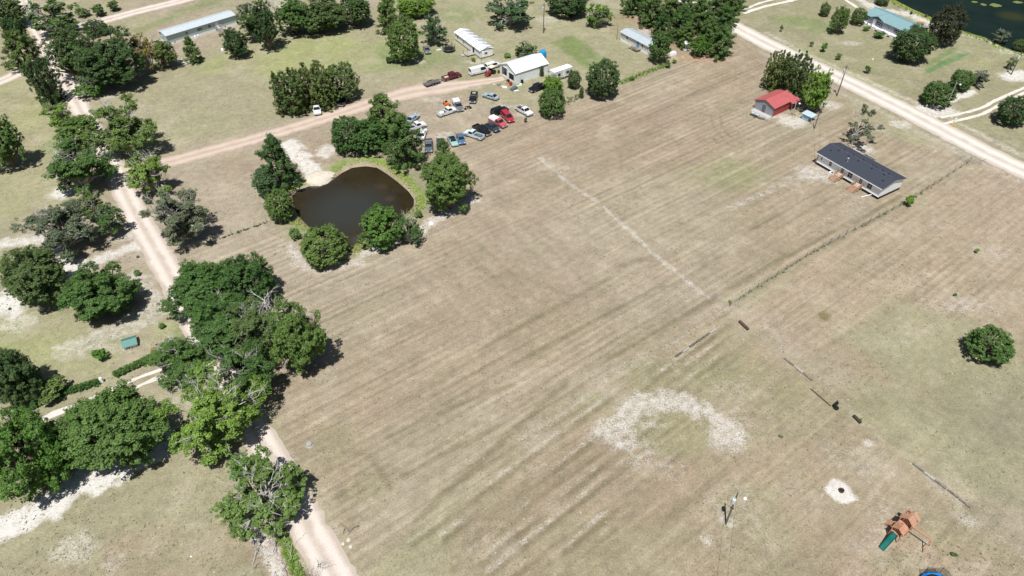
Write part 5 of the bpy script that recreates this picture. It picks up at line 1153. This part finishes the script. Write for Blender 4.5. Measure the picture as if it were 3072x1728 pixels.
t4 = pole((2377,348), 4.0, 'short lamp pole at the corner of the red roofed shed', cross=False, lamp=True, rad=0.11, m=M_gwood)
t5 = pole((2834.6,326.7), 7.1, 'grey pole in front of the cedar row by the two track drive', cross=False, lamp=True, rad=0.13, m=M_gwood)
t6 = pole((3033,224), 6.3, 'pole with a transformer on the right edge by the sand', trans=True, cross=False)
t7 = pole((1630,98.6), 8.7, 'tall utility pole between the top oak and the very dark tree', trans=True)
t8 = pole((63.6,121), 4.7, 'thin pole with a lamp among the trees in the top left', cross=False, lamp=True, rad=0.12, m=M_gwood)
t9 = pole((1850,119), 4.2, 'thin meter pole at the left end of the stained mobile home', cross=False, rad=0.08)
t10 = pole((1445,196), 4.4, 'thin pale lamp pole at the gable of the ribbed mobile home', cross=False, lamp=True, rad=0.07, m=M_steel)
t11 = pole((2447,492), 3.6, 'short meter post at the left end of the dark roofed house', cross=False, rad=0.09)
def wire(a, b, sag, label, rad=0.02):
    pts = [a.lerp(b, i/12) - Vector((0,0,sag*4*(i/12)*(1-i/12))) for i in range(13)]; o = pts[0].copy()
    w = MB().tube([q-o for q in pts], rad, 4).build('power_line', M_black, None, loc=o); tag(w, label, 'power line')
wire(t2, t5, 0.8, 'thin line from the tall roadside pole to the grey pole by the cedars'); wire(t2, t3, 0.4, 'thin line from the tall roadside pole to the leaning bare pole'); wire(t3, t4, 0.3, 'thin line from the leaning bare pole to the short lamp pole')
wire(t3, t11, 0.3, 'thin line from the leaning bare pole to the dark roofed house'); wire(t5, t6, 0.8, 'thin line between the grey pole and the pole on the right edge'); wire(t7, t10, 0.8, 'thin line from the tall pole to the ribbed mobile home')
wire(t1, G(2160,1960,6.0), 0.6, 'thin line running from the pasture pole to the bottom edge', 0.012)

# ------------------------------------------------------------------ fences
def fence(pts, label, step, h, m, wires=(0.35,0.7,1.0), rad=0.055, seed=1):
    P = GL(pts); rng = random.Random(seed); o = P[0].copy(); r = thing('wire_fence', label, 'fence', o)
    pm = MB().tube([(0,0,-0.05),(0,0,0.5),(0,0,1)], [rad,rad*0.95,rad*0.8], 6).mesh('post'); tops = []
    for a, b in zip(P, P[1:]):
        k = max(1, round((b-a).length/step))
        for i in range(k):
            q = a.lerp(b, i/k)-o; pst = link(pm, 'post', m, r, q); pst.scale = (1,1,h*rng.uniform(0.85,1.15)); pst.rotation_euler = (rng.uniform(-.08,.08), rng.uniform(-.08,.08), 0); tops.append(q)
    tops.append(P[-1]-o); q = link(pm, 'post', m, r, tops[-1]); q.scale = (1,1,h)
    for wz in wires: MB().tube([t+Vector((0,0,wz*h*0.9)) for t in tops], 0.012, 4, False).build('wire', M_steel, r)
fence([(2190,918),(2300,846),(2417,772),(2560,692),(2700,618),(2800,556),(2900,492)], 'long wire fence between the mown field and the right pasture', 2.6, 1.15, M_wood, seed=2, rad=0.085)
fence([(550,757),(660,718),(800,668)], 'wire fence from the road to the left end of the pond', 2.4, 1.2, M_wood, seed=3)
fence([(1590,352),(1660,340),(1745,290),(1800,275)], 'low wire fence at the field edge by the parking lot', 3.0, 1.0, M_wood, seed=4)
b = thing('brush_pile', 'tangle of dead brush at the far end of the long wire fence', 'brush', G(2912,487)); pr = random.Random(4)
bb = MB()
for k in range(14): twigs(bb, pr, Vector((pr.uniform(-1.5,1.5),pr.uniform(-1,1),0.05)), Vector((pr.uniform(-1,1),pr.uniform(-1,1),0.5)).normalized(), 1.8, 0.035, 1)
bb.build('branches', M_greyb, b)

M_beam = mat('old_beam', (0.205, 0.19, 0.175), 0.9, var=0.35, scale=3)
# ------------------------------------------------------------------ beams and logs in the pasture
def beam(a, b, w, m, label, n=1, kind='beam', h=None):
    A = G(*a); B = G(*b); r = thing('timber_'+kind if kind == 'beam' else kind, label, kind, A); d = B-A; rg = random.Random(int(a[0]))
    if n == 1: MB().bar((0,0,w/2),(d.x,d.y,w/2), w, h or w).build(kind, m, r, 0.02)
    else:
        for k in range(n):
            t0, t1 = k/n+0.01, (k+1)/n-0.01; j = Vector((rg.uniform(-.06,.06), rg.uniform(-.06,.06), 0)); MB().tube([d*t0+j+Vector((0,0,w*0.45)), d*t1+j*0.4+Vector((0,0,w*0.45))], w*rg.uniform(0.4,0.55), 7).build('log', m if k % 4 != 1 else M_gwood, r)
beam((2026,1072),(2147,988), 0.34, mat('dark_log',(0.13,0.12,0.11),0.9,var=0.35,scale=3), 'row of old grey poles lying end to end below the field', 6, 'log row')
beam((2217,966),(2244,991), 0.42, M_rust, 'short dark trough like beam below the end of the wire fence')
beam((2354,1077),(2437,1144), 0.36, M_beam, 'long grey and rusty beam lying in the pasture', 3)
beam((2431,1167),(2492,1219), 0.16, M_rust, 'thin rusty strip on the grass leading to the black feeder')
beam((2559,1249),(2581,1271), 0.40, mat('charred_timber',(0.05,0.042,0.04),0.9,var=0.3), 'short charred beam beside a green weed')
beam((2737,1391),(2913,1525), 0.36, M_beam, 'longest grey beam lying near the playset', 5)
r = thing('feeder', 'black tilted feeder panel at the end of the rusty strip', 'feeder', G(2503,1222), 0.3)
MB().add([(-0.35,-0.3,0.75),(0.45,-0.05,0.9),(0.4,0.35,1.15),(-0.3,0.1,1.0),(-0.35,-0.3,0.70),(0.45,-0.05,0.85),(0.4,0.35,1.10),(-0.3,0.1,0.95)], [(0,1,2,3),(7,6,5,4),(0,4,5,1),(1,5,6,2),(2,6,7,3),(3,7,4,0)]).build('panel', M_black, r)
for x, y in ((-0.3,-0.2),(0.4,0.0),(0.35,0.3),(-0.25,0.1)): MB().bar((x,y,0),(x,y,0.95),0.06).build('leg', M_black, r)
MB().lathe((0.05,-0.35,0), [(0.3,0),(0.34,0.2),(0.34,0.35),(0.1,0.4)], 12).build('hopper', M_black, r); MB().bar((0.4,0.1,1.0),(1.0,0.2,0.5),0.04).build('handle', mat('brass',(0.4,0.28,0.1)), r)
# fire ring
r = thing('fire_pit', 'rusty fire ring in the middle of a white sand patch', 'fire pit', G(2523,1473))
o = MB(); o.lathe((0,0,0), [(0.36,0),(0.38,0.26),(0.31,0.26),(0.29,0.03)], 20); o.build('ring', M_rust, r); MB().lathe((0,0,0.02), [(0.28,0),(0.2,0.05),(0.02,0.06)], 12).build('ash', M_void, r)
# playset
M_rw = M_redwood; A = G(2672,1620); rz = R(36.4)
r = thing('playset', 'wooden playset with a green slide and swing beam in the lower right', 'playset', A, rz)
def tower(x0, x1, w, dz, ev, rg_):
    for x in (x0, x1):
        for y in (-w, w): MB().bar((x,y,0),(x,y,ev+0.05),0.11).build('post', M_rw, r)
    for k in range(7): xx = x0+(x1-x0)*k/7; MB().box(xx, xx+(x1-x0)/7-0.015, -w, w, dz-0.05, dz).build('deck_plank', M_rw, r)
    for s in (-1, 1):
        for k in range(8): xx = x0+(x1-x0)*(k+0.2)/8; MB().box(xx, xx+0.1, s*w-0.02, s*w+0.02, dz, dz+0.65).build('picket', M_rw, r)
def proof(x0, x1, w, ev, rg_, gap=None):
    for s in (-1, 1):
        for k in range(6):
            t0, t1 = k/6, (k+1)/6-0.02; y0, y1 = s*w*(1-t0), s*w*(1-t1); z0, z1 = ev+(rg_-ev)*t0, ev+(rg_-ev)*t1
            for xa, xb in ([(x0, x1)] if not gap else [(x0, gap[0]), (gap[1], x1)]):
                MB().add([(xa,y0,z0),(xb,y0,z0),(xb,y1,z1),(xa,y1,z1),(xa,y0,z0+0.03),(xb,y0,z0+0.03),(xb,y1,z1+0.03),(xa,y1,z1+0.03)], [(3,2,1,0),(4,5,6,7),(0,1,5,4),(1,2,6,5),(2,3,7,6),(3,0,4,7)]).build('roof_board', M_rw, r)
tower(0.25, 1.65, 0.62, 1.25, 1.9, 2.5); tower(2.0, 3.4, 0.75, 1.5, 2.3, 3.0)
proof(0.2, 1.55, 0.78, 1.85, 2.45); proof(1.95, 3.75, 0.95, 2.3, 3.05, (2.95, 3.2))
for x in (0.25, 2.0): MB().bar((x,-0.9,1.9 if x < 1 else 2.3),(x,0,2.52 if x < 1 else 3.1),0.08).bar((x,0.9,1.9 if x < 1 else 2.3),(x,0,2.52 if x < 1 else 3.1),0.08).build('rafter', M_rw, r)
MB().box(1.55,2.05,-0.55,0.6,1.2,1.26).build('bridge', M_rw, r); MB().bar((3.2,0.4,2.6),(3.2,0.4,3.25),0.22).build('chimney', M_rw, r)
for k in range(6): MB().box(1.3+0.02*k,2.1,0.75+0.17*k,0.84+0.17*k,1.15-0.2*k,1.2-0.2*k).build('ladder_rung', M_rw, r)
for x in (1.3, 2.1): MB().bar((x,0.65,1.3),(x,1.75,0.05),0.08).build('ladder_rail', M_rw, r)
M_slide = mat('green_plastic', (0.008,0.125,0.105), 0.18, var=0.05, spec=0.6); sl = MB(); N = 14
for i in range(N+1):
    t = i/N; x = 0.2-2.35*t; z = 1.25*(1-t)+0.12+0.16*math.sin(t*math.pi*2.2)*(1-t); 
    for y, dz in ((-0.36,0.2),(-0.32,0.22),(-0.24,0.03),(0.24,0.03),(0.32,0.22),(0.36,0.2),(0.3,-0.05),(-0.3,-0.05)): sl.v.append((x,y,z+dz))
for i in range(N):
    for j in range(8): sl.f.append((i*8+j,i*8+(j+1)%8,(i+1)*8+(j+1)%8,(i+1)*8+j))
sl.f += [tuple(range(8)), tuple(range(N*8,N*8+8))]; sl.build('slide', M_slide, r, smooth=False)
MB().bar((2.2,-0.5,2.1),(2.45,-3.1,2.1),0.14).build('swing_beam', M_rw, r)
for dx in (-0.75,0.75): MB().bar((2.45,-3.1,2.15),(2.45+dx,-3.35,0),0.1).build('swing_leg', M_rw, r)
MB().bar((2.05,-3.22,1.0),(2.85,-3.22,1.0),0.08).build('brace', M_rw, r)
# trampolines
def tramp(u, v, rad, label, padm, netm, posts=6):
    r = thing('trampoline', label, 'trampoline', G(u, v)); N = 24
    MB().lathe((0,0,0.72), [(rad*0.82,0),(rad*0.82,0.01),(0.05,0.015)], N).build('mat', M_void, r)
    o = MB()
    for j in range(N):
        for rr_, zz in ((rad*0.82,0.74),(rad,0.74),(rad,0.68),(rad*0.82,0.68)): o.v.append((rr_*math.cos(2*math.pi*j/N), rr_*math.sin(2*math.pi*j/N), zz))
    for j in range(N):
        for q in range(4): o.f.append((j*4+q,j*4+(q+1)%4,((j+1)%N)*4+(q+1)%4,((j+1)%N)*4+q))
    o.build('pad', padm, r); nt = MB()
    for j in range(posts):
        a = 2*math.pi*j/posts; x, y = rad*1.02*math.cos(a), rad*1.02*math.sin(a); MB().tube([(x,y,0),(x,y,2.3)], 0.03, 6).build('post', M_black, r)
        a2 = 2*math.pi*(j+1)/posts
        for s in range(4):
            f0, f1 = s/4, (s+1)/4; P0 = [(1-f)*math.cos(a)+f*math.cos(a2) for f in (f0,f1)]; P1 = [(1-f)*math.sin(a)+f*math.sin(a2) for f in (f0,f1)]; sg = [2.2-1.2*math.sin(math.pi*f) if netm[1] else 2.2 for f in (f0,f1)]
            nt.add([(rad*P0[0],rad*P1[0],0.75),(rad*P0[1],rad*P1[1],0.75),(rad*P0[1],rad*P1[1],sg[1]),(rad*P0[0],rad*P1[0],sg[0])], [(0,1,2,3)])
    nt.build('net', netm[0], r)
M_net = mat('black_net', (0.02,0.02,0.022), 0.9); nn2, ll2 = nodes(M_net)
tb = nn2.new('ShaderNodeBsdfTransparent'); mxn = nn2.new('ShaderNodeMixShader'); mxn.inputs[0].default_value = 0.45; ll2.new(tb.outputs[0], mxn.inputs[1]); ll2.new(nn2['Principled BSDF'].outputs[0], mxn.inputs[2]); ll2.new(mxn.outputs[0], nn2['Material Output'].inputs[0])
tramp(1347,153, 1.75, 'black trampoline with sagging net beside the ribbed mobile home', mat('grey_pad',(0.12,0.14,0.16)), (M_net, True))
tramp(2805,1768, 1.9, 'blue rimmed trampoline cut by the bottom edge', mat('blue_pad',(0.02,0.22,0.62),0.5), (M_net, False))
# sand heap at the pond's inlet
r = MB(); N = 18; cc = G(957,532)
for k, (rr_, z) in enumerate(((3.3,-0.62),(3.0,-0.1),(2.5,0.35),(1.6,0.55),(0.6,0.6))):
    for j in range(N):
        a = 2*math.pi*j/N; q = 1+0.12*math.sin(3*a+k)+0.07*math.sin(7*a+2*k); r.v.append((rr_*1.12*q*math.cos(a), rr_*0.8*q*math.sin(a), z))
for k in range(4):
    for j in range(N): r.f.append((k*N+j,k*N+(j+1)%N,(k+1)*N+(j+1)%N,(k+1)*N+j))
r.f.append(tuple(4*N+j for j in range(N)))
o = r.build('sand_heap', mat('white_sand_heap',(0.62,0.56,0.46),0.95,var=0.15,scale=2.5,bump=0.4), None, loc=cc, smooth=True); o.rotation_euler = (0,0,0.5); tag(o, 'cream sand heap running into the pond at its upper left', 'sand heap')
pr = random.Random(9)
def rock(c, s, m):
    b = MB(); b.lathe((0,0,0), [(s*0.8,-s*0.1),(s,s*0.2),(s*0.8,s*0.5),(s*0.3,s*0.65)], 7); b.v = [(x*pr.uniform(.75,1.2),y*pr.uniform(.75,1.2),z*pr.uniform(.8,1.15)) for x,y,z in b.v]; return b.build('rock', m, None, loc=c)
M_rock = mat('pale_limestone', (0.58,0.54,0.46), 0.95, var=0.2, scale=4)
for u, v in ((880,437),(892,450),(903,468),(915,476),(925,492),(935,505),(905,455),(890,466),(925,510),(998,528),(1003,523)):
    tag(rock(G(u+pr.uniform(-4,4),v+pr.uniform(-3,3)), pr.uniform(0.3,0.6), M_rock), 'pale rock in the spillway running down to the pond', 'rock', 'rocks in the pond spillway')
tag(rock(G(1293,672), 0.55, M_white), 'white bright stone on the lower right pond bank', 'rock')
# junk beside the barn
def boxy(name, label, cat, u, v, sx, sy, sz, m, rot=0.4):
    o = MB().frustum((-sx/2,sx/2,-sy/2,sy/2,0),(-sx*0.42,sx*0.46,-sy*0.45,sy*0.4,sz)); o = o.build(name, m, None, 0.06, loc=G(u,v)); o.rotation_euler = (0,0,rot); return tag(o, label, cat)
boxy('crate','grey crate in the junk before the right barn door','crate',1497,256,1.0,0.7,0.5,M_wood); boxy('carton','cream carton on the left end of the barn junk','box',1482,257,0.8,0.6,0.5,mat('cream_box',(0.6,0.52,0.42))); boxy('carton','pinkish carton in the middle of the barn junk','box',1504,262,0.6,0.6,0.5,mat('pink_box',(0.60,0.42,0.38)),0.9)
boxy('tarp_bundle','white tarp bundle at the front of the barn junk','tarp',1514,263,1.4,0.7,0.35,M_white,-0.4); boxy('toolbox','red tool chest by the right barn doorway','tool chest',1532,256,0.7,0.6,0.9,paint('chest_red',(0.36,0.02,0.025))); boxy('barrel_crate','dark crate left of the red tool chest','crate',1524,247,0.8,0.7,0.8,M_black)
boxy('covered_boat','slate grey covered skiff at the barn corner','boat',1541,268,2.2,1.1,0.6,mat('slate_cover',(0.10,0.135,0.15)),0.9); boxy('sheet','pale green sheet lying by the barn corner','tarp',1553,259,1.5,0.9,0.2,mat('pale_green_sheet',(0.36,0.55,0.40)),0.6); boxy('cooler','white cooler against the barn side wall','cooler',1562,257,0.7,0.5,0.6,M_white); boxy('mattress','white board below the grey covered skiff','board',1549,272,1.3,0.5,0.08,M_white,0.3); boxy('grill','dark grill against the barn side wall','grill',1566,250,0.7,0.6,1.0,M_black); boxy('carton','orange brown box left of the red tool chest','box',1521,251,0.6,0.5,0.5,mat('rust_box',(0.55,0.28,0.18)))
boxy('trash_can','black bin behind the camper van','bin',1412,224,0.6,0.6,0.9,M_black); boxy('bin','dark bin beside the left barn doorway','bin',1496,219,0.6,0.6,0.8,M_rust)
o = MB().lathe((0,0,0), [(0.9,0),(1.0,0.3),(1.0,1.5),(0.85,1.9),(0.3,2.05)], 16).build('water_tank', mat('bright_blue_plastic',(0.02,0.30,0.66),0.35), None, loc=G(1628,172)); tag(o, 'bright blue round tank behind the barn', 'tank')
boxy('tarp_bundle','white covered thing at the right end of the stained mobile home','tarp',2017,165,2.0,1.3,0.9,M_white,0.5); boxy('drum','yellow lidded drum by the field edge near the gazebo','drum',2048,176,0.5,0.5,0.5,mat('yellow_lid',(0.75,0.62,0.12))); boxy('propane_tank','white tank beside the dark tree below the turquoise mobile home','tank',672,152,1.4,0.9,0.7,M_white,0.9)
boxy('debris_pile','pale debris heap left of the trampoline','debris',1316,151,1.5,1.0,0.3,mat('pale_debris',(0.58,0.55,0.50)),0.6); boxy('washer','white appliance among the bronze magnolia leaves','appliance',2806,93,0.8,0.7,0.9,M_white); boxy('bench','white bench under the round dark tree by the house','bench',2799,126,1.0,0.6,0.5,M_white,0.7); boxy('roof_end','blue metal roofed hut cut by the top edge','hut',1765,-4,5,3,2.2,mat('blue_roof',(0.16,0.28,0.50)),0.6); boxy('mail_stand','white mail stand on a yellow flower bed by the far road','mailbox',2862,368,0.35,0.3,1.2,M_white); boxy('flower_bed','round yellow flower bed beside the far road','flower bed',2860,376,1.2,1.0,0.18,mat('yellow_bed',(0.42,0.32,0.06)))
boxy('drum','rusty burn barrel behind the teal roofed house','drum',2776,52,0.6,0.6,0.9,M_rust); boxy('drum','dark drum on the lake bank','drum',2732,43,0.6,0.6,0.8,M_black); boxy('white_box','small white block in the lawn beyond the far road','block',2618,180,0.7,0.3,0.4,M_wpaint,1.0); boxy('marker','low black valve box near the left road','valve box',414,772,0.5,0.5,0.3,M_black); boxy('litter','white scrap lying in the lower left grass','litter',573,1670,0.3,0.2,0.08,M_white); boxy('mail_stand','white post box at the left end of the hedge','mailbox',307,1146,0.5,0.5,1.0,M_white); boxy('bin','green bin beside the thin tree left of the road','bin',336,700,0.7,0.6,0.5,mat('bin_green',(0.05,0.16,0.13)))
# picnic table
r = thing('picnic_table', 'orange wooden picnic table behind the teal roofed house', 'picnic table', G(2762,72), -0.5); MO = mat('orange_wood',(0.62,0.36,0.20))
for k in range(4): MB().box(-1.0,1.0,-0.42+k*0.21,-0.23+k*0.21,0.72,0.76).build('plank', MO, r)
for s in (-1,1): MB().box(-1.0,1.0,s*0.75-0.14,s*0.75+0.14,0.42,0.46).build('bench', MO, r)
for x in (-0.7,0.7): MB().bar((x,-0.75,0),(x,0.3,0.72),0.08).bar((x,0.75,0),(x,-0.3,0.72),0.08).build('leg', MO, r)
# fallen branches and stump
r = thing('fallen_branch', 'forked dead branch lying on the grass right of the road', 'branch', G(1045,1590)); MB().tube([(-1.2,0.9,0.15),(-0.3,0.1,0.25),(0.1,-0.2,0.2)],[0.05,0.09,0.12],6).tube([(0.1,-0.2,0.2),(0.7,0.25,0.3),(1.3,0.5,0.2)],[0.12,0.08,0.03],6).tube([(-0.6,-0.6,0.1),(-0.45,0.2,0.3)],[0.04,0.07],6).tube([(0.05,-0.7,0.1),(0.6,0.15,0.25)],[0.04,0.07],6).build('branches', M_wood, r)
r = thing('stump', 'weathered stump ringed by pale debris right of the road', 'stump', G(928,1335)); MB().lathe((0,0,0), [(0.62,0),(0.45,0.18),(0.40,0.38),(0.1,0.40)], 11).build('stump', M_greyb, r)
for u, v in ((1045,1620),(1028,1632),(1052,1640)): tag(rock(G(u,v), 0.28, M_rock), 'pale slab chunk below the forked dead branch', 'rock', 'slab chunks by the road')
for k, (u, v, n_) in enumerate(((795,1640,9),(840,1715,8),(940,1745,6))):
    r = thing('dead_branches', ['heap of bleached dead branches left of the road at the bottom','dark and pale dead limbs at the bottom edge left of the road','bare dead limbs reaching over the road at the bottom edge'][k], 'branch', G(u,v)); bb = MB(); pr2 = random.Random(30+k)
    for q in range(n_): twigs(bb, pr2, Vector((pr2.uniform(-1.2,1.2),pr2.uniform(-2.6,2.6),0.1)), Vector((pr2.uniform(-.6,.6),pr2.uniform(-1,1),0.5)).normalized(), 2.4, 0.045, 2)
    bb.build('branches', M_dead if k != 2 else M_bark, r)
# lily pads on the lake
for k, (u, v, w, h_) in enumerate(((2988,12,16,6),(2952,10,8,4),(3055,3,14,4),(2925,2,9,3))):
    b = MB(); c = G(u,v); N = 14; s = mpp(u,v); b.v = [(math.cos(6.283*j/N)*w*s*(1+0.2*math.sin(3*j)), math.sin(6.283*j/N)*h_*s*2.4*(1+0.2*math.cos(2*j)), 0) for j in range(N)]; b.f = [tuple(range(N))]
    o = b.build('lily_pads', mat('lily_pads',(0.17,0.20,0.05),0.7,var=0.3,scale=3), None, loc=(c.x,c.y,-0.385)); tag(o, ['largest yellowish lily pad patch on the lake','small lily pad patch left of the largest one','lily pad patch at the top right of the lake','tiny lily pad patch at the top of the lake'][k], 'lily pads', 'lily pad patches')
print('objects', len(bpy.data.objects))
